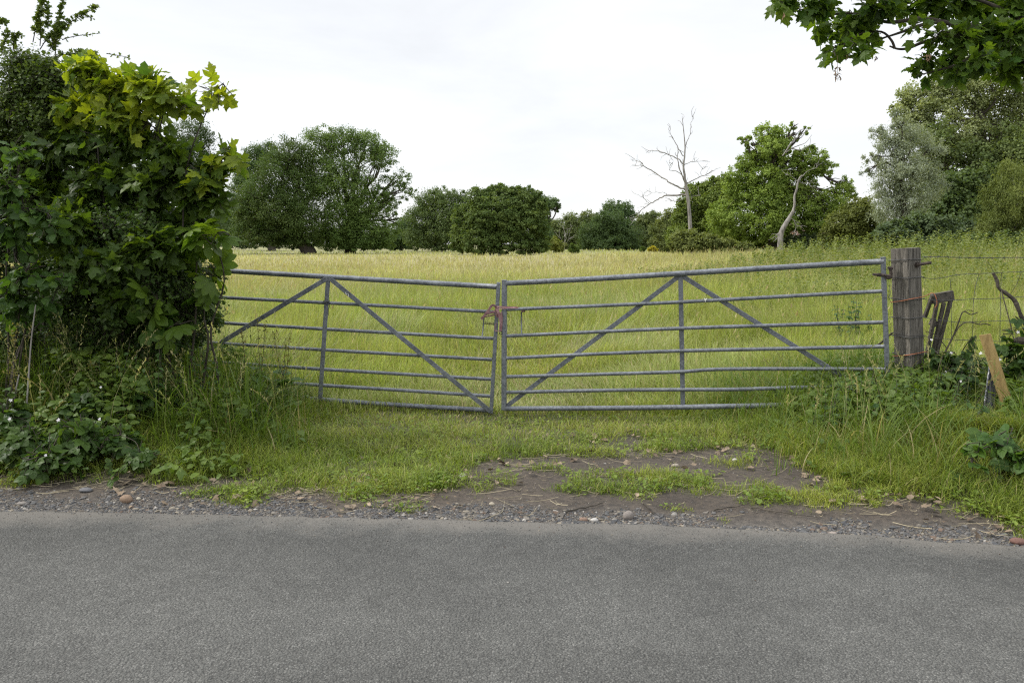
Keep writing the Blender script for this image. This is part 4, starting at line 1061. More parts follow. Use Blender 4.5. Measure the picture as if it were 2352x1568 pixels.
tree('hedge_shrub', 'olive shrub below the silver tree, merging into the dark thicket', (1960, 575), 70, [(1975, 490, 36, 28), (1945, 520, 40, 34), (1990, 525, 40, 36), (1920, 545, 36, 26), (2010, 545, 40, 26), (1985, 470, 20, 12)], (.05, .066, .018), (.12, .135, .035), 9000, leaf=.22, trunk=.15, seed=44, group=GRP, bright=1.6)
tree('hedge_shrub', 'dark shrub under the oak beside the hidden roof', (1850, 580), 72, [(1830, 562, 30, 18), (1870, 560, 34, 20), (1905, 560, 30, 20)], (.022, .036, .013), (.055, .075, .025), 4500, leaf=.22, trunk=.12, seed=45, group=GRP)
tree('silver_willow', 'silvery grey-leaved tree beside the green clump at the right', (2073, 575), 50,
     [(2078, 288, 26, 24, 0, .8), (2040, 322, 32, 26, 0, .85), (2095, 330, 40, 32), (2050, 352, 34, 26), (2012, 384, 26, 18, 0, .8), (2078, 392, 48, 34), (2128, 392, 26, 26), (2000, 362, 15, 10, 0, .8), (1994, 396, 14, 10, 0, .8), (2018, 300, 16, 12, 0, .8), (2058, 266, 14, 14, 0, .8), (2140, 345, 26, 22, 0, .8), (2150, 430, 22, 26, 0, .8), (2040, 430, 34, 30), (2100, 445, 40, 38), (2075, 495, 42, 34), (2105, 522, 28, 20), (2030, 480, 26, 34)],
     (.165, .2, .14), (.4, .44, .34), 16000, leaf=.16, tpl=LONG, trunk=.22, flat=.9, clump=.4, droop=.3, seed=51, group=GRP, trunkpts=[(2073, 580), (2075, 480), (2070, 430), (2072, 360)])
tree('poplar_tree', 'tall airy poplar reaching up behind the overhanging sycamore bough', (2280, 570), 62,
     [(2120, 225, 42, 34), (2080, 258, 32, 28), (2165, 205, 46, 34), (2150, 260, 46, 32), (2225, 225, 52, 40), (2300, 230, 60, 46), (2380, 230, 60, 60), (2205, 295, 52, 34), (2120, 300, 34, 28), (2265, 310, 58, 44), (2340, 320, 56, 50), (2210, 350, 46, 28), (2300, 390, 56, 40), (2370, 400, 60, 60), (2240, 160, 60, 50), (2330, 150, 60, 50), (2165, 355, 46, 30, 0, .8), (2130, 395, 40, 30, 0, .8), (2095, 300, 30, 30, 0, .8), (2090, 225, 22, 20, 0, .6)],
     (.15, .185, .07), (.36, .4, .19), 32000, leaf=.165, trunk=.25, clump=.36, seed=52, group=GRP, trunkpts=[(2285, 580), (2282, 430), (2276, 380), (2262, 330), (2250, 250)], density=.4)
tree('conifer', 'dark conifer half hidden behind the silvery tree', (2150, 575), 66, [(2145, 385, 30, 14), (2165, 405, 34, 16), (2140, 425, 40, 18), (2170, 450, 44, 22), (2150, 480, 46, 24)], (.016, .03, .014), (.04, .06, .026), 6000, leaf=.25, tpl=LONG, trunk=.25, flat=.3, seed=53, group=GRP)
tree('woodland_tree', 'dark green tree at the heart of the right-hand thicket', (2210, 575), 55, [(2190, 440, 52, 36), (2240, 470, 52, 44), (2180, 490, 56, 42), (2250, 410, 40, 30), (2330, 470, 60, 60)], (.032, .055, .018), (.085, .115, .04), 13000, leaf=.2, trunk=.25, seed=54, group=GRP, bright=1.6)
tree('dogwood_bush', 'leafy shrub with pale undersides at the meadow edge, below the silvery tree', (2130, 580), 44, [(2120, 530, 44, 34), (2190, 540, 50, 34), (2150, 555, 50, 22), (2060, 540, 40, 30), (2240, 545, 40, 30)], (.035, .06, .025), (.12, .155, .075), 12000, leaf=.17, trunk=.1, seed=55, group=GRP, bright=1.3, cat='bush')
tree('birch_tree', 'olive weeping birch with hanging sprays at the right edge', (2310, 580), 42, [(2325, 415, 40, 40), (2350, 450, 50, 50), (2290, 460, 34, 40), (2300, 515, 44, 40), (2350, 530, 50, 40), (2270, 530, 30, 34), (2410, 480, 50, 70)],
     (.06, .085, .02), (.155, .18, .05), 15000, leaf=.14, tpl=LONG, trunk=.14, flat=1.2, droop=1.2, seed=56, group=GRP, bright=1.3, bark=M_DEAD)
tree('woodland_tree', 'airy mid-green tree joining the silvery tree to the tall poplar', (2170, 575), 60, [(2150, 330, 56, 46, 0, .8), (2225, 370, 66, 46, 0, .8), (2310, 350, 60, 56, 0, .8), (2130, 430, 50, 46), (2200, 450, 60, 46), (2370, 360, 60, 60), (2270, 430, 60, 50)], (.07, .11, .035), (.22, .27, .1), 10500, leaf=.18, trunk=.2, seed=59, group=GRP)
tree('elder_bush', 'dark bush behind the top strand of barbed wire', (2250, 585), 38, [(2200, 560, 40, 22), (2260, 562, 44, 20), (2320, 560, 44, 22), (2390, 560, 50, 30)], (.022, .04, .014), (.065, .09, .03), 7000, leaf=.14, trunk=.08, seed=57, group=GRP, bright=1.4, cat='bush')
for q, (a, lab, lobes) in enumerate(((640, 'far woodland tree seen under the oak clump, nearest the pale twin stems', [(560, 548, 50, 22), (640, 545, 50, 24), (700, 552, 40, 16)]), (860, 'far woodland tree seen under the tallest oak', [(780, 552, 50, 20), (850, 548, 50, 24), (905, 550, 34, 22)]),
                       (960, 'far woodland tree in the gap beside the round-topped tree', [(940, 545, 34, 26), (990, 548, 40, 22)]), (1290, 'far woodland tree filling the gap right of the beech', [(1262, 545, 30, 26), (1310, 548, 34, 26), (1350, 552, 34, 20)]), (1500, 'far woodland tree behind the pale-stemmed birch', [(1470, 548, 40, 24), (1520, 545, 40, 28), (1570, 540, 40, 34)]))):
    tree('woodland_tree', lab, (a, 571), 215, lobes, (.03, .055, .02), (.08, .115, .045), 4200, trunk=.35, seed=70 + q, group=GRP)
# trees that close the view beyond both edges of the picture
tree('woodland_tree', 'dark tree behind the leafy bushes at the far left', (150, 565), 90, [(60, 380, 90, 90), (180, 400, 90, 90), (300, 430, 80, 80), (100, 500, 100, 60), (260, 510, 90, 60), (380, 520, 60, 50)], DK0, DK1, 9000, trunk=.6, seed=58, group=GRP)

# ------------------------------------------------------------------ dead trees
def dead(name, label, Y, limbs, root_extra=(), mat=M_DEAD, seed=2):
    rs_ = np.random.default_rng(seed); b_ = P(*limbs[0][0][0], Y); b_[2] = float(H(b_[0], b_[1]))
    e_ = empty(name, b_, label, 'dead tree'); m_ = mpp(Y); first = True
    tw = []
    for pts, r in limbs:
        ys = Y + np.cumsum(np.r_[0, rs_.normal(0, .25, len(pts) - 1)]) * (0 if first else 1)
        p_ = smooth_path([P(a, b, yy_) for (a, b), yy_ in zip(pts, ys)], 4)
        if first: p_[0][2] = b_[2] - .2
        p_ = p_ + rs_.normal(0, .004 * Y / 10, p_.shape) * (1 if not first else .4)
        rad = np.interp(np.linspace(0, 1, len(p_)), np.linspace(0, 1, len(r)), r) * m_
        rad = rad * (.74 if first else .7)
        mesh('trunk' if first else 'limb', [tube(p_, rad, 8)], mat, e_, True)
        first = False
        if r[-1] < 1.0:
            for _ in range(max(2, len(pts))):
                q = p_[int(len(p_) * rs_.uniform(.35, .97))]; d_ = norm(p_[-1] - p_[0])
                t2 = q + norm(d_ * .9 + rs_.normal(0, .6, 3) + [0, 0, .1]) * rs_.uniform(10, 26) * m_
                b2 = smooth_path([q, q * .5 + t2 * .5 + rs_.normal(0, 2.5, 3) * m_, t2], 4)
                tw.append(tube(b2, np.linspace(.55, .22, len(b2)) * m_, 4))
    for t__ in tw: mesh('twig', [t__], mat, e_)
    return e_
z5 = lambda x, y: (1424 + x * .2539, 238.9 + y * .2539)
dead('dead_tree', 'bleached bare dead tree with long crooked limbs against the sky', 70, [
    ([z5(*q) for q in ((640, 1360), (640, 1180), (625, 950), (605, 800), (583, 640), (575, 550), (590, 400), (572, 200), (562, 110))], [7.5, 6.3, 5.2, 5, 3.6, 2.8, 2, 1.1, .4]),
    ([z5(*q) for q in ((600, 780), (540, 755), (470, 725), (400, 680), (330, 630), (230, 570), (190, 530), (130, 505), (90, 498))], [2.9, 2.7, 2.4, 2.1, 1.8, 1.5, 1, .7, .35]),
    ([z5(*q) for q in ((220, 565), (180, 556), (90, 565))], [.9, .6, .3]),
    ([z5(*q) for q in ((600, 825), (540, 820), (400, 835), (330, 870), (260, 910), (190, 960), (150, 1015), (100, 1060))], [3.2, 3, 2.2, 1.9, 1.5, 1.1, .8, .35]),
    ([z5(*q) for q in ((265, 905), (225, 860), (190, 835), (140, 810))], [1, .8, .6, .3]),
    ([z5(*q) for q in ((590, 720), (560, 640), (535, 560), (520, 480), (530, 430))], [2.2, 1.9, 1.7, 1.3, .6]),
    ([z5(*q) for q in ((575, 545), (520, 495), (440, 460), (370, 430), (300, 422), (270, 422), (230, 450))], [1.9, 1.7, 1.4, 1.2, .9, .7, .3]),
    ([z5(*q) for q in ((575, 470), (530, 410), (500, 350), (470, 300), (455, 245))], [1.6, 1.4, 1.1, .8, .3]),
    ([z5(*q) for q in ((588, 385), (620, 310), (640, 240), (645, 170), (660, 110))], [1.3, 1, .8, .6, .25]),
    ([z5(*q) for q in ((600, 725), (660, 690), (730, 655), (800, 630), (850, 600), (912, 572))], [1.9, 1.6, 1.3, 1, .7, .25]),
    ([z5(*q) for q in ((735, 650), (735, 600), (800, 540))], [.8, .5, .25]),
    ([z5(*q) for q in ((585, 550), (640, 525), (720, 518), (800, 515))], [1.2, .9, .6, .25]),
    ([z5(*q) for q in ((555, 640), (500, 605), (445, 600), (480, 530), (475, 500))], [1.2, 1, .7, .5, .25]),
    ([z5(*q) for q in ((430, 830), (400, 800), (330, 800), (270, 795), (235, 770))], [.9, .8, .6, .5, .25]),
    ([z5(*q) for q in ((600, 860), (640, 880), (660, 830), (720, 830))], [1.2, 1, .6, .3]),
    ([z5(*q) for q in ((570, 860), (500, 880), (450, 870), (390, 880))], [1.2, .9, .6, .3])], seed=5)
dead('leaning_dead_tree', 'leaning bleached dead trunk with peeling bark before the bright oak', 68, [
    ([z5(*q) for q in ((1450, 1350), (1452, 1250), (1458, 1170), (1495, 1090), (1550, 1000), (1578, 930), (1580, 840), (1600, 760), (1615, 690), (1650, 640))], [10, 9, 8, 7.4, 5.6, 4, 3.6, 3.2, 2.6, 1.5]),
    ([z5(*q) for q in ((1620, 690), (1670, 630), (1720, 595), (1780, 575), (1770, 540))], [1.5, 1.2, .9, .6, .3]),
    ([z5(*q) for q in ((1525, 1030), (1570, 1045), (1585, 1085), (1610, 1110))], [1.5, 1.4, 1.2, .8]),
    ([z5(*q) for q in ((1585, 1085), (1590, 1130), (1575, 1160), (1600, 1165))], [.9, .7, .6, .3]),
    ([z5(*q) for q in ((1610, 700), (1660, 720), (1700, 710), (1735, 745))], [1.3, 1, .7, .4]),
    ([z5(*q) for q in ((1605, 695), (1560, 660), (1520, 640))], [1.2, .8, .4]),
    ([z5(*q) for q in ((1440, 1200), (1420, 1215), (1402, 1225))], [2, 1.5, .6]),
    ([z5(*q) for q in ((1445, 1165), (1425, 1178), (1405, 1190))], [2.2, 1.6, .6])], seed=6)
dead('dead_shrub', 'small leafless grey shrub in front of the far trees right of the beech', 160, [
    ([(1297, 575), (1296, 560), (1298, 545), (1296, 528)], [1, .8, .6, .3]), ([(1297, 565), (1288, 548), (1284, 530)], [.6, .5, .3]), ([(1297, 565), (1306, 548), (1310, 530)], [.6, .5, .3]), ([(1297, 560), (1302, 542), (1304, 522)], [.6, .4, .3])], seed=8)
# antler twigs of the bright oak
ov = [z5(*q) for q in ((1470, 460), (1530, 380), (1600, 290), (1690, 245), (1745, 195))]
for pts in ([(1470, 470), (1540, 370), (1610, 300), (1690, 245), (1745, 190)], [(1520, 390), (1570, 330), (1600, 260)], [(1560, 400), (1620, 375), (1680, 350), (1735, 280)], [(1640, 420), (1690, 390), (1715, 375), (1725, 310)]):
    pass
oak = [o for o in bpy.data.objects if o.name.startswith('oak_tree') and 'antler' in o.get('label', '')][0]
tw = []
for pts in ([(1470, 470), (1540, 370), (1610, 300), (1690, 245), (1745, 190)], [(1520, 390), (1570, 330), (1600, 260)], [(1500, 440), (1560, 400), (1620, 375), (1680, 350), (1735, 280)], [(1560, 405), (1640, 420), (1690, 390), (1715, 375), (1725, 310)]):
    p_ = smooth_path([P(*z5(*q), 72) for q in pts], 4); tw.append(tube(p_, np.linspace(1.5, .3, len(p_)) * mpp(72), 5))
for t__ in tw: mesh('bare_twig', [t__], M_DEAD, oak)

# house half hidden among the trees
M_ROOF = stdmat('clay_roof', (.2, .12, .1), (.34, .22, .19), 8, .85, (1, 1, 6), .4)
M_BRICK = stdmat('brick_wall', (.2, .1, .07), (.3, .17, .12), 12, .9)
hy = 96
hs = P(1873, 575, hy); hs[2] = float(H(hs[0], hs[1])); he = empty('house', hs, 'brownish tiled roof of a house glimpsed among the trees at the right', 'house')
zr, ze = P(1873, 513, hy)[2], P(1873, 541, hy)[2]; x0, x1 = P(1838, 560, hy)[0], P(1960, 560, hy)[0]
V = np.array([[x0, hy, hs[2] - .1], [x1, hy, hs[2] - .1], [x1, hy + 7, hs[2] - .1], [x0, hy + 7, hs[2] - .1], [x0, hy, ze], [x1, hy, ze], [x1, hy + 7, ze], [x0, hy + 7, ze], [x0, hy + 3.5, zr - .05], [x1, hy + 3.5, zr - .05]])
mesh('wall', [(V, [np.array([[0, 1, 5, 4], [1, 2, 6, 5], [2, 3, 7, 6], [3, 0, 4, 7]]), np.array([[4, 8, 7], [5, 6, 9]])], None)], M_BRICK, he)
V = np.array([[x0 - .4, hy - .4, ze - .15], [x1 + .4, hy - .4, ze - .15], [x1 + .4, hy + 3.5, zr], [x0 - .4, hy + 3.5, zr], [x0 - .4, hy + 7.4, ze - .15], [x1 + .4, hy + 7.4, ze - .15]])
V2 = V + [0, 0, .16]
mesh('roof', [(np.vstack([V, V2]), [np.array([[0, 3, 2, 1], [3, 4, 5, 2], [6, 7, 8, 9], [9, 8, 11, 10], [0, 1, 7, 6], [4, 10, 11, 5], [1, 2, 8, 7], [2, 5, 11, 8], [0, 6, 9, 3], [3, 9, 10, 4]])], None)], M_ROOF, he)

# ------------------------------------------------------------------ tall weeds of the bank on the right
n = 5200
u = RNG.uniform(1380, 2900, n); Yw = np.interp(RNG.random(n), [0, 1], [13, 34])
x = (u - CX) / FPX * Yw; y = Yw
keep = RNG.random(n) < sm(1400, 1800, u + 160 * (fbm(x * .3, y * .3, 101) - .5)) * np.interp(fbm(x * .45, y * .45, 102), [.3, .55], [.25, 1])
x, y, u = x[keep], y[keep], u[keep]; n = len(x)
hh = (.48 + .62 * sm(1500, 1950, u) + .55 * (fbm(x * .25, y * .25, 103) - .5)) * RNG.uniform(.6, 1.2, n)
B = on_ground(x, y)
az = RNG.uniform(0, 6.28, n); bd_ = RNG.uniform(.03, .2, n)
stalk = blades(B, hh, np.maximum(.006, y * .0004), az, bd_, np.array([[.12, .15, .05]] * n), np.array([[.15, .18, .07]] * n), 2)
nl = 26; t_ = np.tile(np.linspace(.25, 1, nl), n); ii = np.repeat(np.arange(n), nl)
tp = B[ii] + np.stack([np.cos(az[ii]), np.sin(az[ii]), 0 * ii], -1) * (hh[ii] * bd_[ii] * t_ ** 2)[:, None] + np.array([0, 0, 1.0]) * (hh[ii] * t_)[:, None]
a2 = np.arange(len(ii)) * 2.4 + RNG.normal(0, .5, len(ii)); rr = (1.12 - t_) * .5
dl_ = np.stack([np.cos(a2), np.sin(a2), .55 - .6 * (1 - t_) + RNG.normal(0, .2, len(ii))], -1)
wc = mixcol([.09, .13, .03], [.23, .26, .085], RNG.random(n))[ii] * RNG.uniform(.8, 1.2, (len(ii), 1))
lw = stamp(LONG + CARD, tp, dl_, np.array([0, 0, 1.0]) + RNG.normal(0, .3, (len(ii), 3)), np.maximum(.07, y[ii] * .0042) * (.55 + .75 * rr) * RNG.uniform(.8, 1.3, len(ii)), wc)
wo = mesh('tall_weeds', [stalk] + lw, M_CROWN)
tag(wo, 'tall leafy weeds along the bank on the right side of the meadow', 'weeds', kind='stuff')

# ================================================================== NEAR SHRUBS
def leafy(name, label, foot, Y, lobes, ntwig, nleaf, tpl, size, tlen, c0, c1, cat='bush', nstem=5, stem_r=.014, mat=None, seed=1, up_=.35, droop=.2, petiole=.4, lay='spiral', inner=.75,
          group=None, arch=None, kid='foliage', shrink=.7, wob=.022, nup=.6, hang=.4, stem_to=.65, twigr=.0026):
    rg = np.random.default_rng(seed)
    base = P(foot[0], foot[1], Y); base[2] = float(H(base[0], base[1]))
    e_ = empty(name, base, label, cat, group)
    ovr = .45 * tlen + .55 * size
    ar = np.array([l[2] * l[3] * (l[5] if len(l) > 5 else 1) for l in lobes], float); ar /= ar.sum()
    O, D, LI = [], [], []
    cs = []
    for li, l in enumerate(lobes):
        Yl = l[4]; m_ = mpp(Yl); c_ = P(l[0], l[1], Yl); r_ = np.array([l[2], (l[2] + l[3]) * .5, l[3]]) * m_; r_ = np.maximum(r_ - shrink * ovr, r_ * .4)
        cs.append((c_, r_))
        k_ = max(2, int(round(ntwig * ar[li])))
        d_ = norm(rg.normal(size=(k_, 3))); rad = (1 - inner * rg.random(k_) ** 1.4)
        O.append(c_ + d_ * r_ * rad[:, None] * .92); D.append(norm(d_ * .8 + rg.normal(0, .45, (k_, 3)) + [0, 0, up_])); LI += [li] * k_
    O, D, LI = np.concatenate(O), np.concatenate(D), np.array(LI); n = len(O)
    g0 = H(O[:, 0], O[:, 1]); O[:, 2] = np.maximum(O[:, 2], g0 + .04)
    Lt = tlen * rg.uniform(.6, 1.3, n)
    O = O - D * Lt[:, None] * .55
    parts = []
    # stems and boughs
    order = np.argsort([-c[0][2] for c in cs])
    stems = []
    for q in range(nstem):
        c_, r_ = cs[q * 3 % len(cs)]
        b0 = base + np.array([rg.normal(0, .10), rg.normal(0, .08), -.05]); b0[2] = float(H(b0[0], b0[1])) - .05
        p_ = branch_path(b0, c_ + [0, .1, r_[2] * .2], wob, 5, .03); stems.append(p_)
        parts.append(tube(p_, np.linspace(stem_r, stem_r * .35, len(p_)), 7))
    for q in range(len(cs) if stems else 0):
        c_, r_ = cs[q]
        allp = np.concatenate([s_[len(s_) // 4:] for s_ in stems]); j = np.argmin(((allp - c_) ** 2).sum(1) + 2.0 * np.maximum(allp[:, 2] - c_[2], 0) ** 2)
        if np.linalg.norm(allp[j] - c_) > .12:
            p_ = branch_path(allp[j], c_, .04, 4, .04); stems.append(p_); parts.append(tube(p_, np.linspace(stem_r * .55, stem_r * .25, len(p_)), 6))
    ctr = np.concatenate(stems) if stems else np.concatenate([c_[None] for c_, r_ in cs])
    for q in range(n):
        if rg.random() < stem_to:
            dd_ = ((ctr - O[q]) ** 2).sum(1); j = np.argmin(dd_ + .3 * np.maximum(ctr[:, 2] - O[q, 2], 0) ** 2)
            p_ = branch_path(ctr[j], O[q], .07, 3, .04); parts.append(tube(p_, np.linspace(twigr * 1.6, twigr, len(p_)), 5, cap=False))
    # twigs with leaves
    T = rg.integers(max(2, int(nleaf * .6)), int(nleaf * 1.35) + 2, n)
    w_ = np.repeat(np.arange(n), T); t_ = np.concatenate([np.linspace(.15, 1, k_) for k_ in T]); j_ = np.concatenate([np.arange(k_) for k_ in T])
    sagv = np.array([0, 0, -1.0])
    pos = O[w_] + D[w_] * (Lt[w_] * t_)[:, None] + sagv * (Lt[w_] * droop * t_ ** 2)[:, None]
    for q in range(n):
        tt_ = np.linspace(0, 1, 4); pp = O[q] + D[q] * (Lt[q] * tt_)[:, None] + sagv * (Lt[q] * droop * tt_ ** 2)[:, None]
        parts.append(tube(pp, np.linspace(twigr, twigr * .45, 4), 4, cap=False))
    ref = np.array([0, 0, 1.0]); sx = norm(np.cross(D, ref) + 1e-6); sy_ = np.cross(sx, D)
    if lay == 'spiral': a_ = j_ * 2.399 + rg.uniform(0, 6.28, n)[w_]
    elif lay == 'flat': a_ = (j_ % 2) * math.pi + rg.normal(0, .25, len(j_))
    else: a_ = (j_ % 2) * math.pi + (j_ // 2) * math.pi / 2 + rg.normal(0, .3, len(j_)) + rg.uniform(0, 3.14, n)[w_]
    side = sx[w_] * np.cos(a_)[:, None] + sy_[w_] * np.sin(a_)[:, None]
    ld = norm(side * .85 + D[w_] * (.35 + .6 * t_[:, None] ** 2) + [0, 0, -hang] + rg.normal(0, .28, (len(w_), 3)))
    ln = norm(np.array([0, 0, nup]) + rg.normal(0, .45, (len(w_), 3)) + D[w_] * .7 + np.array([0, -.4, 0]))
    sz = size * rg.uniform(.5, 1.35, len(w_)) * (1 - .25 * t_)
    lp = pos + ld * (sz * petiole)[:, None]
    hi = sm(0, 1, (pos[:, 2] - pos[:, 2].min()) / max(np.ptp(pos[:, 2]), .1))
    cc = mixcol(c0, c1, rg.random(n)[w_] * .5 + .5 * rg.random(len(w_))) * rg.uniform(.85, 1.15, (len(w_), 1))
    mesh('stem', parts, M_STEM, e_, True)
    mesh(kid, stamp(tpl, lp, ld, ln, sz, cc, rng=rg), mat or M_LEAF, e_)
    return e_

# --- left-hand bushes
leafy('sycamore_bush', 'big-leaved sycamore bush with yellow-green new growth and a right edge coloured as backlit, hiding the hinge end of the sagging gate', (260, 900), 6.4,
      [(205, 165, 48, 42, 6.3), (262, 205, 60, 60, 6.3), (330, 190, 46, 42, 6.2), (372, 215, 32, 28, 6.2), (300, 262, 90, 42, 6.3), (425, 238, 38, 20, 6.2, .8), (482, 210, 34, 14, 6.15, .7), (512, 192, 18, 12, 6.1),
       (180, 250, 60, 60, 6.5), (512, 352, 28, 12, 6.15, .7), (535, 354, 20, 10, 6.1, .7), (480, 400, 40, 30, 6.2, .6)],  # right-edge lobes take the yellow too: light through leaves put into the colour
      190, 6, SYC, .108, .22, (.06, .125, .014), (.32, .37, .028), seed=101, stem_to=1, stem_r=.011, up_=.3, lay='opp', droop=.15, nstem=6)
leafy('sycamore_bush', 'dark green sycamore bush making the bulging middle of the leafy thicket', (300, 920), 6.55,
      [(170, 330, 95, 55, 6.5), (300, 320, 105, 52, 6.4), (392, 350, 76, 38, 6.3), (470, 395, 52, 38, 6.3), (512, 362, 30, 16, 6.25, .8), (370, 415, 95, 52, 6.3), (250, 415, 100, 58, 6.4), (455, 440, 62, 40, 6.3), (500, 455, 30, 24, 6.25, .8), (330, 500, 100, 50, 6.5), (440, 500, 56, 40, 6.45), (120, 430, 80, 80, 6.7), (100, 200, 70, 70, 6.9), (300, 560, 110, 50, 6.3), (180, 500, 90, 60, 6.3), (400, 590, 70, 50, 6.3), (250, 640, 100, 50, 6.4), (150, 600, 80, 60, 6.4), (330, 720, 100, 50, 6.5), (250, 600, 110, 50, 6.0), (350, 560, 80, 50, 6.0), (150, 520, 90, 50, 6.0), (300, 680, 100, 40, 6.05)],
      1150, 6, SYC, .102, .22, (.03, .066, .011), (.1, .155, .018), seed=102, stem_r=.012, up_=.25, lay='opp', nstem=7)
leafy('hawthorn_bush', 'small-leaved hawthorn with thin whippy shoots reaching for the sky at the far left', (110, 940), 6.7,
      [(60, 150, 75, 45, 6.6), (120, 190, 70, 60, 6.6), (30, 240, 70, 70, 6.6), (110, 290, 80, 70, 6.6), (10, 350, 80, 80, 6.7), (-70, 250, 90, 120, 6.7), (60, 420, 90, 80, 6.7), (-60, 420, 90, 110, 6.7)],
      2500, 15, HAW, .038, .24, (.04, .075, .013), (.11, .155, .024), seed=103, mat=M_SMALL, shrink=.3, stem_r=.011, nstem=6, twigr=.002, stem_to=.4)
leafy('hawthorn_bush', 'dark small-leaved hawthorn filling the lower middle of the thicket down to the nettles', (300, 930), 6.7,
      [(250, 480, 80, 55, 6.4), (230, 560, 90, 60, 6.5), (330, 590, 90, 60, 6.5), (420, 620, 70, 60, 6.5), (470, 690, 44, 50, 6.4), (495, 620, 26, 30, 6.35, .7), (490, 730, 30, 28, 6.4, .8), (400, 690, 70, 55, 6.6), (300, 670, 90, 60, 6.7), (180, 640, 90, 60, 6.7), (80, 560, 90, 70, 6.7), (60, 680, 100, 70, 6.8), (360, 760, 80, 40, 6.8), (450, 770, 40, 26, 6.5), (-60, 620, 80, 140, 6.8), (280, 520, 120, 60, 6.15), (200, 620, 110, 60, 6.15), (350, 640, 100, 60, 6.15), (260, 720, 110, 50, 6.2), (130, 700, 90, 60, 6.2), (420, 720, 60, 50, 6.25), (30, 760, 90, 50, 6.3), (200, 790, 120, 40, 6.3), (370, 790, 90, 34, 6.3)],
      2600, 14, HAW, .038, .2, (.026, .058, .012), (.082, .132, .023), seed=104, mat=M_SMALL, shrink=.4, stem_r=.012, nstem=8, twigr=.002, stem_to=.35)
leafy('horse_chestnut_sapling', 'horse chestnut sapling with large hand-shaped leaves by the hinge end of the left gate', (440, 900), 6.3,
      [(445, 540, 40, 26, 6.0), (480, 548, 34, 20, 6.0), (500, 535, 22, 12, 6.0), (480, 620, 30, 40, 6.15), (360, 690, 24, 18, 6.0), (400, 745, 28, 22, 6.0), (345, 740, 20, 16, 6.05), (470, 680, 26, 26, 6.15)],
      17, 3, CHE, .145, .16, (.04, .09, .012), (.12, .185, .02), seed=105, lay='opp', petiole=.55, stem_r=.012, nstem=4, up_=.1, nup=.8)
leafy('elm_sapling', 'elm suckers with ribbed oval leaves at the left edge of the picture', (30, 960), 5.9,
      [(30, 345, 26, 26, 5.7), (20, 420, 30, 50, 5.7), (70, 480, 50, 26, 5.7), (20, 520, 34, 46, 5.7), (110, 490, 30, 16, 5.65), (60, 620, 55, 30, 5.7), (125, 630, 30, 22, 5.65), (40, 690, 50, 36, 5.8), (100, 690, 40, 24, 5.8)],
      90, 7, SER, .095, .24, (.035, .08, .016), (.085, .15, .03), seed=106, lay='flat', droop=.35, stem_r=.009, nstem=5, up_=.1)
leafy('hawthorn_bush', 'dense hawthorn at the back of the thicket, dark behind the sycamore leaves', (150, 900), 7.15,
      [(40, 420, 110, 110, 7.1), (180, 420, 110, 110, 7.1), (330, 430, 110, 100, 7.05), (60, 560, 120, 110, 7.1), (220, 580, 120, 110, 7.1), (370, 580, 100, 100, 7.05), (60, 720, 120, 110, 7.1), (220, 730, 120, 100, 7.1), (370, 730, 90, 90, 7.0), (-90, 500, 140, 160, 7.1), (-90, 740, 140, 120, 7.1), (150, 300, 100, 80, 7.1), (-260, 500, 140, 200, 7.1)],
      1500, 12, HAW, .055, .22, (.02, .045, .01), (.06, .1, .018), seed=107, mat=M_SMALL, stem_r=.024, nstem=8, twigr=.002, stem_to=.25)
# whippy hawthorn shoots
haw = [o for o in bpy.data.objects if o.name == 'hawthorn_bush'][0]
tw, lp, ld, ln, ls = [], [], [], [], []
z1 = lambda x, y: (x * .204, y * .204)
for pts in ([(370, 480), (400, 330), (440, 180), (470, 60), (510, -10), (520, -80)], [(450, 520), (460, 350), (450, 200), (480, 40)], [(540, 330), (545, 200), (530, 60)], [(640, 690), (625, 560), (650, 380), (670, 220), (690, 80), (710, -40)],
            [(450, 560), (560, 400), (700, 320), (830, 230), (950, 160), (1070, 95)], [(700, 450), (800, 420), (950, 395), (1130, 378)], [(640, 640), (760, 610), (900, 598), (1080, 600)], [(1200, 605), (1350, 630), (1460, 650)],
            [(560, 560), (620, 430), (640, 300)], [(480, 500), (560, 430), (640, 400), (720, 330)], [(20, 600), (60, 430), (100, 340)], [(-60, 300), (0, 240), (60, 270)], [(150, 560), (160, 410), (240, 400)], [(760, 260), (720, 215), (690, 210)], [(900, 200), (1000, 195), (1040, 215)]):
    p_ = smooth_path([P(*z1(*q), 6.5) for q in pts], 6); tw.append(tube(p_, np.linspace(.004, .0013, len(p_)), 5))
    thin = pts[0][0] > 690
    for q in range(int(len(p_) * (1.3 if thin else 5))):
        a = p_[RNG.integers(len(p_) // 6, len(p_))]; lp.append(a); ld.append(norm(RNG.normal(size=3) + [0, -.3, .5])); ln.append(norm(RNG.normal(size=3) * .6 + [0, -.4, .8])); ls.append(RNG.uniform(.018, .048) * (.7 if thin else 1))
mesh('shoot', tw, M_STEM, haw, True)
mesh('foliage', stamp(HAW, np.array(lp), np.array(ld), np.array(ln), np.array(ls), mixcol([.07, .12, .02], [.16, .2, .05], RNG.random(len(lp)))), M_SMALL, haw)

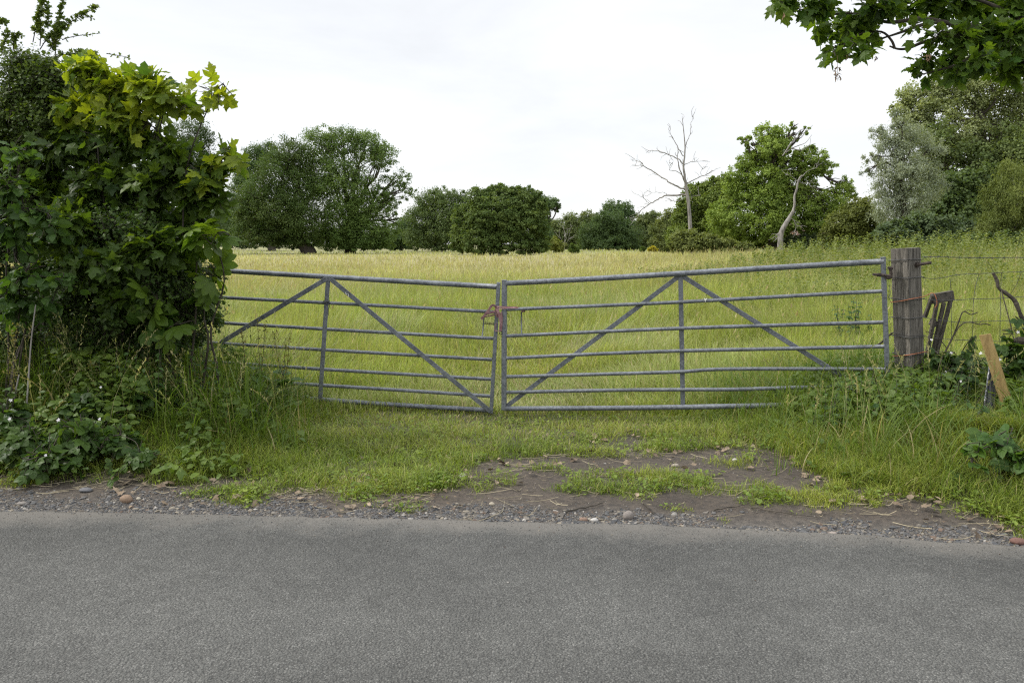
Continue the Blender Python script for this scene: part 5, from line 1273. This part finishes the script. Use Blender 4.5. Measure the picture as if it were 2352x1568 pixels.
# --- brambles
def bramble(label, foot, Y, lobes, ntwig, size, seed, flowers=0, c0=(.03, .07, .02), c1=(.085, .14, .04)):
    e_ = leafy('bramble', label, foot, Y, lobes, ntwig, 4, BRA, size, .24, c0, c1, cat='bramble', seed=seed, lay='flat', droop=.45, stem_r=.006, nstem=5, up_=.15, petiole=.3, nup=1.0)
    rg = np.random.default_rng(seed)
    for q in range(flowers):
        l = lobes[q % len(lobes)]
        c_ = P(l[0] + rg.uniform(-.6, .6) * l[2], l[1] + rg.uniform(-.95, .1) * l[3], l[4] - (l[2] + l[3]) * .5 * mpp(l[4]) * .8)
        ax_ = norm(np.array([rg.normal(0, .4), -1, .7]))
        u_ = norm(np.cross(ax_, [0, 0, 1.0])); v_ = np.cross(u_, ax_); aa = np.arange(5) * 2 * math.pi / 5
        dd = u_ * np.cos(aa)[:, None] + v_ * np.sin(aa)[:, None] + ax_ * .3
        pet = stamp(OVA, np.repeat(c_[None], 5, 0), dd, np.repeat(ax_[None], 5, 0), np.full(5, rg.uniform(.009, .015)), np.array([.6, .58, .58]), 0, rng=rg)
        mesh('flower', pet + [tube(np.array([c_, c_ - ax_ * .05 + [0, 0, -.1]]), .0012, 4, col=(.1, .14, .05))], M_DRY, e_)
    return e_
bramble('bramble sprawling over the bottom left of the verge with a few white flowers', (150, 1080), 5.3, [(60, 1000, 90, 50, 5.2), (180, 990, 90, 50, 5.2), (110, 1045, 100, 34, 5.0), (260, 1000, 80, 46, 5.25), (20, 950, 80, 44, 5.4), (200, 920, 90, 44, 5.6), (330, 900, 60, 36, 5.8), (-80, 990, 90, 60, 5.2), (320, 1040, 60, 30, 5.05)], 240, .072, 111, 6, (.03, .07, .015), (.09, .15, .03))
bramble('bramble with broad ribbed leaves in front of the leaning yellow stake', (2290, 1070), 4.8, [(2235, 1040, 50, 34, 4.72), (2310, 1015, 50, 40, 4.8), (2270, 1000, 40, 30, 4.9), (2350, 1050, 50, 40, 4.7), (2420, 1020, 60, 50, 4.75)], 24, .09, 112, 0, (.04, .095, .022), (.11, .185, .04))
bramble('bramble heaped between the old post and the yellow stake', (2200, 900), 6.3, [(2165, 815, 50, 44, 6.3), (2200, 850, 60, 50, 6.25), (2160, 880, 40, 36, 6.15), (2225, 815, 46, 44, 6.3), (2200, 905, 60, 40, 6.1)], 70, .072, 113, 5, (.02, .05, .014), (.07, .12, .03))
bramble('bramble hanging over the wire fence at the right edge', (2370, 880), 6.0, [(2330, 790, 30, 34, 6.1), (2360, 830, 44, 50, 6.0), (2310, 850, 30, 34, 6.1), (2390, 900, 50, 50, 5.9), (2345, 740, 14, 16, 6.1), (2440, 840, 60, 60, 6.0)], 80, .075, 114, 4, (.022, .055, .015), (.075, .13, .03))
# small white bramble blossoms lying in the right-hand grass
# --- nettles and docks
def nettle(px, py, Y, hgt, seed, label, group, n_st=7, size=.065):
    rg = np.random.default_rng(seed); b_ = P(px, py, Y); b_[2] = float(H(b_[0], b_[1])); e_ = empty('nettle_plant', b_, label, 'nettle', group)
    parts, lp, ld, ln, ls, lc = [], [], [], [], [], []
    for s_ in range(n_st):
        q = b_ + [rg.normal(0, .11), rg.normal(0, .09), 0]; q[2] = float(H(q[0], q[1])); hh_ = hgt * rg.uniform(.6, 1.1)
        tip_ = q + [rg.normal(0, .09), rg.normal(0, .09), hh_]; p_ = branch_path(q, tip_, .03, 4); parts.append(tube(p_, np.linspace(.0035, .0016, len(p_)), 5))
        for k_ in range(int(hh_ / .055)):
            t_ = .2 + .8 * k_ / (hh_ / .055); c_ = p_[min(len(p_) - 1, int(t_ * len(p_)))]
            for sg in (0, 1):
                a_ = k_ * math.pi / 2 + sg * math.pi + rg.normal(0, .3); lp.append(c_); ld.append([math.cos(a_), math.sin(a_), rg.normal(-.15, .2)]); ln.append([rg.normal(0, .25), rg.normal(-.1, .25), 1]); ls.append(size * rg.uniform(.7, 1.15) * (1.15 - .75 * t_)); lc.append(rg.random())
    for t__ in parts: mesh('stem', [t__], M_STEM, e_, True)
    mesh('leaves', stamp(SER, np.array(lp), np.array(ld, float), np.array(ln, float), np.array(ls), mixcol([.03, .075, .018], [.085, .145, .035], np.array(lc)), rng=rg), M_SMALL, e_)
    return e_
for q, (a, b, Y, h_, lab) in enumerate(((300, 1000, 5.9, .62, 'nettles standing between the left bramble and the long grass'), (390, 1000, 6.0, .7, 'nettles below the hand-shaped chestnut leaves'), (470, 990, 6.2, .62, 'nettles right of the chestnut leaves, against the lowest gate rails'),
                                        (560, 1000, 6.3, .5, 'nettles in front of the left gate, left of its middle upright'), (230, 900, 6.3, .8, 'tall nettles in the shade under the hawthorn'), (120, 880, 6.3, .85, 'tall nettles in the shade at the far left under the elm leaves'),
                                        (1905, 1010, 5.8, .36, 'dark nettles in the long grass in front of the wider gate'), (2060, 990, 5.7, .34, 'dark nettles in the long grass below the old post'), (2150, 950, 5.9, .4, 'dark nettles between the old post and the dark board'), (2225, 975, 5.5, .3, 'low nettles left of the foot of the dark board'), (1985, 950, 6.1, .4, 'nettles crowding the hinge end of the lowest rail of the wider gate'))):
    nettle(a, b, Y, h_, 200 + q, lab, 'nettles along the verge', 9)
# a patch of nettles in the meadow behind the wider gate
for q, (a, b, Y) in enumerate(((1975, 800, 9.0), (2020, 795, 9.2), (1945, 805, 9.4))):
    nettle(a, b, Y, .62, 220 + q, 'dark nettles in the meadow behind the hinge end of the wider gate', 'nettles behind the wider gate', 6, .08)
def tall_herb(px, py, Y, hgt, seed, label, group, tone=(.12, .13, .045)):
    rg = np.random.default_rng(seed); b_ = P(px, py, Y); b_[2] = float(H(b_[0], b_[1])); e_ = empty('dock_plant', b_, label, 'dock', group)
    parts, lp, ld, ls = [], [], [], []
    for s_ in range(3):
        q = b_ + [rg.normal(0, .05), rg.normal(0, .05), 0]; tip_ = q + [rg.normal(0, .1), rg.normal(0, .08), hgt * rg.uniform(.75, 1.05)]; p_ = branch_path(q, tip_, .03, 4); parts.append(tube(p_, np.linspace(.004, .0015, len(p_)), 5))
        for c_ in p_[len(p_) // 2:]:
            for _ in range(9): lp.append(c_ + rg.normal(0, .012, 3)); ld.append(rg.normal(size=3) + [0, 0, .6]); ls.append(rg.uniform(.010, .022))
        lp_ = np.array(lp); mesh('seed_spike', stamp(OVA, lp_, np.array(ld), RNG.normal(size=(len(lp_), 3)), np.array(ls), mixcol(tone, [.24, .2, .07], rg.random(len(lp_))), rng=rg) + [tube(p_[len(p_) // 2 - 1:], .0022, 5, col=(.1, .11, .04))], M_SMALL, e_); lp, ld, ls = [], [], []
    for t__ in parts: mesh('stem', [t__], M_STEM, e_, True)
    k_ = 7; aa = rg.uniform(0, 6.28, k_); mesh('leaves', stamp(OVA, b_ + np.column_stack([0 * aa, 0 * aa, rg.uniform(.05, .4, k_)]), np.column_stack([np.cos(aa), np.sin(aa), rg.uniform(.1, .7, k_)]), np.column_stack([rg.normal(0, .3, k_), rg.normal(0, .3, k_), 1 + 0 * aa]), rg.uniform(.12, .22, k_), np.array([.06, .12, .025]), rng=rg), M_SMALL, e_)
for q, (a, b, Y, h_, lab) in enumerate(((15, 950, 5.6, .85, 'seeding dock at the very left edge of the picture'), (365, 930, 5.9, .75, 'seeding dock in front of the chestnut leaves'), (585, 900, 6.7, .85, 'thin seeding dock against the left gate, nearer the bushes'),
                                        (655, 900, 6.8, .8, 'thin seeding dock close to the middle upright of the left gate'), (270, 960, 5.8, .6, 'seeding dock between white bramble flowers and nettles'))):
    tall_herb(a, b, Y, h_, 240 + q, lab, 'docks in seed on the left verge')
# dry broken stems at far left
for q, (pts, lab) in enumerate((([(60, 950), (66, 860), (72, 780), (82, 700)], 'dry pale stem, the taller of the two broken ones at far left'), ([(30, 960), (36, 900), (44, 860)], 'dry pale stem, the shorter of the two broken ones at far left'))):
    p_ = smooth_path([P(a, b, 5.6) for a, b in pts], 4); o = mesh('dry_stem', [tube(p_, np.linspace(.006, .004, len(p_)), 6)], M_DEAD, None); tag(o, lab, 'stem', 'broken stems at far left')

# --- tall rank grass on both sides
def rank(n, xr, yr, maskf, h0, h1, name, label, ca, cb, wid=(.005, .0125), bendm=.5, seedf=.02, azs=1.5):
    x = RNG.uniform(*xr, n); y = RNG.uniform(*yr, n); m = maskf(x, y)
    ok = RNG.random(n) < m * np.interp(fbm(x * 2.6, y * 2.6, 121, 2), [.3, .6], [.45, 1]); x, y, m = x[ok], y[ok], m[ok]; k_ = len(x)
    h = (h0 + (h1 - h0) * m) * RNG.uniform(.45, 1.2, k_) * (.65 + .7 * fbm(x * 1.6, y * 1.6, 122))
    az = RNG.normal(-1.2, azs, k_); bend = np.abs(RNG.normal(bendm, .35, k_))
    c = mixcol(ca, cb, fbm(x * 2, y * 2, 123) * .6 + .45 * RNG.random(k_)) * RNG.uniform(.8, 1.15, (k_, 1))
    dd = RNG.random(k_) < .07; c[dd] = mixcol([.25, .22, .1], [.4, .34, .18], RNG.random(dd.sum()))
    o = mesh(name, [blades(on_ground(x, y, -.005), h, RNG.uniform(*wid, k_) * (.6 + .8 * RNG.random(k_) ** 2), az, bend, c, c * 1.06, 5)], M_GRASS)
    return tag(o, label, 'grass', kind='stuff')
rank(22000, (-6.8, -1.2), (4.85, 7.7), lambda x, y: sm(-1.45, -2.35, x + .35 * (fbm(y * 2, x, 131) - .5) - .12 * (7 - y)) * sm(.55, 1.5, y - edge(x)) * (1 - .75 * sm(-2.5, -3.1, x) * sm(6.1, 5.6, y)), .14, .62, 'rank_grass', 'tall rank grass on the left bank under the bushes', [.045, .1, .014], [.17, .23, .035], bendm=.6)
rank(23000, (1.5, 6.8), (4.6, 7.9), lambda x, y: sm(1.6, 2.5, x + .3 * (fbm(y * 2, x, 132) - .5) + .25 * sm(6.1, 6.8, y)) * sm(.35, 1.5, y - edge(x)) * (1 - .7 * np.exp(-((x / y * FPX + CX - 2285) / 55) ** 2) * sm(4.85, 5.15, y)), .1, .42, 'rank_grass', 'tall tufted grass on the right bank at the foot of the post', [.05, .11, .018], [.2, .26, .045], bendm=.65, wid=(.004, .0095), azs=3.0)
rank(8000, (-2.3, 2.3), (6.9, 7.75), lambda x, y: .3 + .7 * sm(1.2, 2.0, np.abs(x)), .03, .16, 'gateway_grass', 'grass growing up under the bottom rails of the gates', [.1, .155, .02], [.27, .3, .055])
# broad-leaved undergrowth mixed into the rank grass
n = 22000
x = np.where(RNG.random(n) < .55, RNG.uniform(-5.0, -1.5, n), RNG.uniform(1.9, 4.9, n)); y = RNG.uniform(4.9, 7.2, n)
m = np.where(x < 0, sm(-1.5, -2.5, x), sm(1.9, 2.8, x)) * sm(.35, .9, y - edge(x)); cl = fbm(x * 2.4, y * 2.4, 141, 2)
ok = RNG.random(n) < m * sm(.4, .62, cl); x, y, m, cl = x[ok], y[ok], m[ok], cl[ok]; n = len(x)
top = (.1 + .38 * m * sm(4.9, 6, y)) * np.where(x > 0, .55, 1); az = RNG.uniform(0, 6.28, n)
pp = on_ground(x, y) + np.stack([0 * x, 0 * x, top * (1 - .6 * RNG.random(n) ** 2)], -1)
ug = stamp(SER + OVA, pp, np.stack([np.cos(az), np.sin(az) - .3, RNG.normal(-.1, .35, n)], -1), np.array([0, -.3, 1.0]) + RNG.normal(0, .4, (n, 3)), RNG.uniform(.03, .075, n), mixcol([.035, .085, .016], [.15, .21, .035], cl * .6 + .4 * RNG.random(n)))
o = mesh('undergrowth', ug, M_SMALL); tag(o, 'broad-leaved undergrowth mixed into the rank grass of both banks', 'undergrowth', kind='stuff')
# seed stalks among the rank grass
n = 230
x = np.where(RNG.random(n) < .62, RNG.uniform(-4.2, -1.7, n), RNG.uniform(2.0, 4.4, n)); y = RNG.uniform(5.3, 7.4, n); B = on_ground(x, y); h = RNG.uniform(.5, 1.0, n) * np.where(x > 0, .7, 1); az = RNG.uniform(0, 6.28, n); bend = RNG.uniform(.1, .5, n)
cs = mixcol([.16, .18, .06], [.36, .32, .16], RNG.random(n)); stk = blades(B, h, np.full(n, .0028), az, bend, cs, cs, 5)
kk = 16; ii = np.repeat(np.arange(n), kk); t_ = np.tile(np.linspace(.72, 1, kk), n); bdv = np.stack([np.cos(az), np.sin(az), 0 * az], -1)
tp = B[ii] + bdv[ii] * (h[ii] * bend[ii] * t_ ** 2)[:, None] + np.array([0, 0, 1.0]) * (h[ii] * (t_ - bend[ii] * .32 * t_ ** 2.5))[:, None]
hd = stamp(LONG, tp, RNG.normal(0, .5, (len(ii), 3)) + [0, 0, 1.0] + bdv[ii] * .5, RNG.normal(size=(len(ii), 3)), RNG.uniform(.016, .034, len(ii)), cs[ii] * 1.15)
o = mesh('grass_seed_heads', [stk] + hd, M_GRASS); tag(o, 'pale seed heads of tall grasses among the rank growth of both banks', 'seed heads', kind='stuff')

# --- sycamore overhanging from the right
z6 = lambda x, y: (1745.6 + x * .3867, y * .3867)
def overhang():
    rg = np.random.default_rng(301); Y = 5.4
    lob = []
    for (x, y, a, b, *r) in ((170, 20, 120, 50), (120, 55, 40, 22), (320, 70, 130, 70), (360, 150, 60, 50), (420, 230, 70, 60), (470, 320, 70, 44), (440, 360, 40, 26), (560, 310, 60, 50), (610, 350, 34, 26), (560, 170, 130, 90), (700, 90, 140, 80), (660, 260, 80, 50),
                             (860, 60, 150, 60), (1010, 60, 140, 70), (1180, 60, 150, 80), (930, 190, 60, 40), (1340, 70, 150, 90), (1500, 60, 120, 90), (1060, 250, 90, 50), (1200, 250, 120, 80), (1350, 250, 130, 100), (1500, 260, 120, 120), (1010, 400, 100, 50), (940, 450, 50, 36), (1150, 390, 110, 70), (1180, 480, 60, 40),
                             (1300, 400, 110, 80), (1430, 420, 90, 70), (1560, 420, 90, 90), (1500, 500, 60, 30), (1680, 300, 140, 200), (1400, -150, 250, 130), (1000, -120, 260, 110), (600, -110, 240, 100), (1750, -100, 250, 200), (2050, -20, 220, 170), (2350, -120, 260, 220), (2650, -40, 260, 230), (2900, 120, 240, 230), (2200, 150, 200, 120), (2500, 200, 200, 130)):
        cx, cy = z6(x, y - 50); lob.append((cx, cy, a * .3867, b * .3867, Y + rg.uniform(-.25, .25)))
    e_ = leafy('sycamore_tree', 'sycamore bough with dark lobed leaves hanging into the top right corner', (3080, 900), 5.6, lob, 900, 5, SYC, .08, .13, (.035, .085, .013), (.13, .2, .025), cat='tree', seed=302, nstem=0, stem_r=.014, up_=.05, lay='opp', droop=.15, stem_to=.55, kid='crown', nup=.8)
    # trunk outside the picture and the crooked boughs one sees
    b_ = np.array(e_.location); tp = smooth_path([b_ - [0, 0, .2], b_ + [0, 0, .4], b_ + [-.1, 0, 1.5], P(2900, 20, 5.5)], 5)
    parts = [tube(tp, np.interp(np.linspace(0, 1, len(tp)), [0, .15, 1], [.3, .2, .13]), 12)]
    for pts, r in (([(2900 / .3867 - 4514, 40), (1750, 90), (1568, 130), (1420, 165), (1250, 155), (1150, 185), (1060, 225), (960, 255), (880, 288), (820, 292), (770, 275)], (.06, .022, .011, .005)), ([(1250, 155), (1150, 150), (1080, 130), (960, 150), (860, 185), (780, 212), (700, 235)], (.018, .014, .009, .004)),
                   ([(1080, 130), (960, 110), (820, 130), (740, 130), (640, 100), (520, 80), (380, 90), (260, 60), (160, 40)], (.014, .011, .007, .003)), ([(800, 290), (780, 240), (720, 190), (600, 200), (520, 250), (470, 300), (430, 350)], (.009, .007, .004, .002)), ([(1420, 165), (1300, 300), (1180, 380), (1050, 420), (930, 450)], (.02, .012, .007, .003)), ([(1568, 130), (1400, 40), (1240, -20)], (.022, .013, .008))):
        p_ = smooth_path([P(*z6(a, b), 5.4) for a, b in pts], 4); parts.append(tube(p_, np.interp(np.linspace(0, 1, len(p_)), np.linspace(0, 1, len(r)), r), 8))
    mesh('trunk', parts, M_BARK, e_, True)
    # hanging bunch of winged seeds
    lp, ld = [], []
    for (x, y) in ((460, 400), (462, 425), (458, 445), (468, 455), (1000, 320), (1002, 340), (520, 330), (690, 345), (140, 85)):
        for _ in range(5): lp.append(P(*z6(x + rg.normal(0, 7), y + rg.normal(0, 7)), 5.2)); ld.append(rg.normal(0, .7, 3) + [0, 0, -1])
    stalk = [tube(np.array([P(*z6(462, 330), 5.2), P(*z6(460, 390), 5.2), P(*z6(461, 460), 5.2)]), .0012, 4, col=(.3, .2, .1))]
    mesh('seed_bunch', stamp(LONG, np.array(lp), np.array(ld), rg.normal(size=(len(lp), 3)), .035, np.array([.26, .17, .09]), rng=rg) + stalk, M_DRY, e_)
overhang()

# twigs on the bare soil
def lying(pts, r, label):
    q_ = []
    for a, b in pts:
        xx_, yy_ = unproject_ground(np.array([float(a)]), np.array([float(b)])); q_.append([xx_[0], yy_[0], float(H(xx_[0], yy_[0])) + r + .004])
    p_ = smooth_path(np.array(q_), 5); p_[:, 2] += .006 * np.abs(np.sin(np.arange(len(p_)) * .9))
    o = mesh('twig', [tube(p_, np.linspace(r, r * .5, len(p_)) * (1 + .15 * RNG.standard_normal(len(p_))), 6)], M_STEM); tag(o, label, 'twig')
lying([(983, 1099), (1020, 1103), (1075, 1107), (1124, 1107), (1160, 1118), (1196, 1132)], .005, 'longest grey twig lying on the bare soil by the whitish stone')
lying([(1300, 1180), (1330, 1172), (1365, 1165), (1385, 1158)], .005, 'dark twig lying behind the reddish pebble on the road edge')
lying([(1478, 1160), (1495, 1176), (1502, 1186)], .006, 'thick short twig beside the angular pinkish stone')
lying([(1398, 1073), (1410, 1085), (1437, 1111)], .0035, 'thin pale stalk slanting across the bare soil below the middle upright')
lying([(1640, 1175), (1668, 1170), (1720, 1162)], .004, 'thin dark twig on the soil a little left of the long pale stalk')
lying([(1725, 1168), (1790, 1180), (1880, 1192)], .003, 'long straw-coloured stalk on the soil below the right-hand grass')

# ================================================================== WORLD, SUN, CAMERA
SUN_EL, SUN_AZ = math.radians(46), math.radians(-82)   # azimuth from +y towards +x: on the left
w = bpy.data.worlds.new("World"); SC.world = w; w.use_nodes = True
nt = w.node_tree; nt.nodes.clear(); L = nt.links.new
out = nt.nodes.new('ShaderNodeOutputWorld'); bg = nt.nodes.new('ShaderNodeBackground'); bg.inputs[1].default_value = .1
sky = nt.nodes.new('ShaderNodeTexSky'); sky.sky_type = 'NISHITA'; sky.sun_disc = False
sky.sun_elevation = SUN_EL; sky.sun_rotation = SUN_AZ
tc = nt.nodes.new('ShaderNodeTexCoord'); sep = nt.nodes.new('ShaderNodeSeparateXYZ'); L(tc.outputs['Generated'], sep.inputs[0])
# overcast: cloud layer brighter towards the zenith than at the horizon
ramp = nt.nodes.new('ShaderNodeValToRGB'); e = ramp.color_ramp.elements
CL = 25.0
e[0].position = 0; e[0].color = (.185, .187, .1895, 1); e[1].position = 1; e[1].color = (.37, .38, .395, 1)
e.new(.30).color = (.19, .1915, .194, 1); e.new(.5).color = (.3, .305, .31, 1)
L(sep.outputs[2], ramp.inputs[0])
mp = nt.nodes.new('ShaderNodeMapping'); mp.inputs['Scale'].default_value = (1.2, 1.2, 4.2); mp.inputs['Location'].default_value = (.35, .2, .1); L(tc.outputs['Generated'], mp.inputs[0])
cn = nt.nodes.new('ShaderNodeTexNoise'); cn.inputs['Scale'].default_value = 2.1; cn.inputs['Detail'].default_value = 6; cn.inputs['Roughness'].default_value = .55; cn.inputs['Distortion'].default_value = .3; L(mp.outputs[0], cn.inputs['Vector'])
mr = nt.nodes.new('ShaderNodeMapRange'); mr.inputs[1].default_value = .3; mr.inputs[2].default_value = .7; mr.inputs[3].default_value = .94; mr.inputs[4].default_value = 1.15; L(cn.outputs[0], mr.inputs[0])
m1 = nt.nodes.new('ShaderNodeMath'); m1.operation = 'MULTIPLY'; m1.inputs[1].default_value = CL; L(mr.outputs[0], m1.inputs[0])
vs = nt.nodes.new('ShaderNodeVectorMath'); vs.operation = 'SCALE'; L(ramp.outputs[0], vs.inputs[0]); L(m1.outputs[0], vs.inputs['Scale'])
mx = nt.nodes.new('ShaderNodeMixRGB'); mx.inputs[0].default_value = .9; L(sky.outputs[0], mx.inputs[1]); L(vs.outputs[0], mx.inputs[2])
L(mx.outputs[0], bg.inputs[0]); L(bg.outputs[0], out.inputs[0])

sl = bpy.data.lights.new('sun', 'SUN'); sl.energy = 1.5; sl.angle = math.radians(10); sl.color = (1, .95, .87)
so_ = bpy.data.objects.new('sun', sl); COL.objects.link(so_)
sd = Vector((math.sin(SUN_AZ) * math.cos(SUN_EL), math.cos(SUN_AZ) * math.cos(SUN_EL), math.sin(SUN_EL)))
so_.rotation_euler = sd.to_track_quat('Z', 'Y').to_euler()

cd = bpy.data.cameras.new('camera'); co = bpy.data.objects.new('camera', cd); COL.objects.link(co)
co.location = (0, 0, CAMH); co.rotation_euler = (math.pi / 2 - PITCH, 0, 0)
cd.sensor_width = 36; cd.lens = FPX / 2352 * 36; cd.clip_start = .05; cd.clip_end = 5000
cd.dof.use_dof = True; cd.dof.focus_distance = 7.2; cd.dof.aperture_fstop = 11
SC.camera = co
SC.view_settings.view_transform = 'Standard'; SC.view_settings.look = 'None'
SC.view_settings.exposure = 1.08; SC.view_settings.gamma = 1
SC.render.resolution_x = 1024; SC.render.resolution_y = 682
SC.cycles.max_bounces = 8; SC.cycles.transparent_max_bounces = 4
SC.cycles.use_denoising = False
SC.cycles.filter_width = 1.2
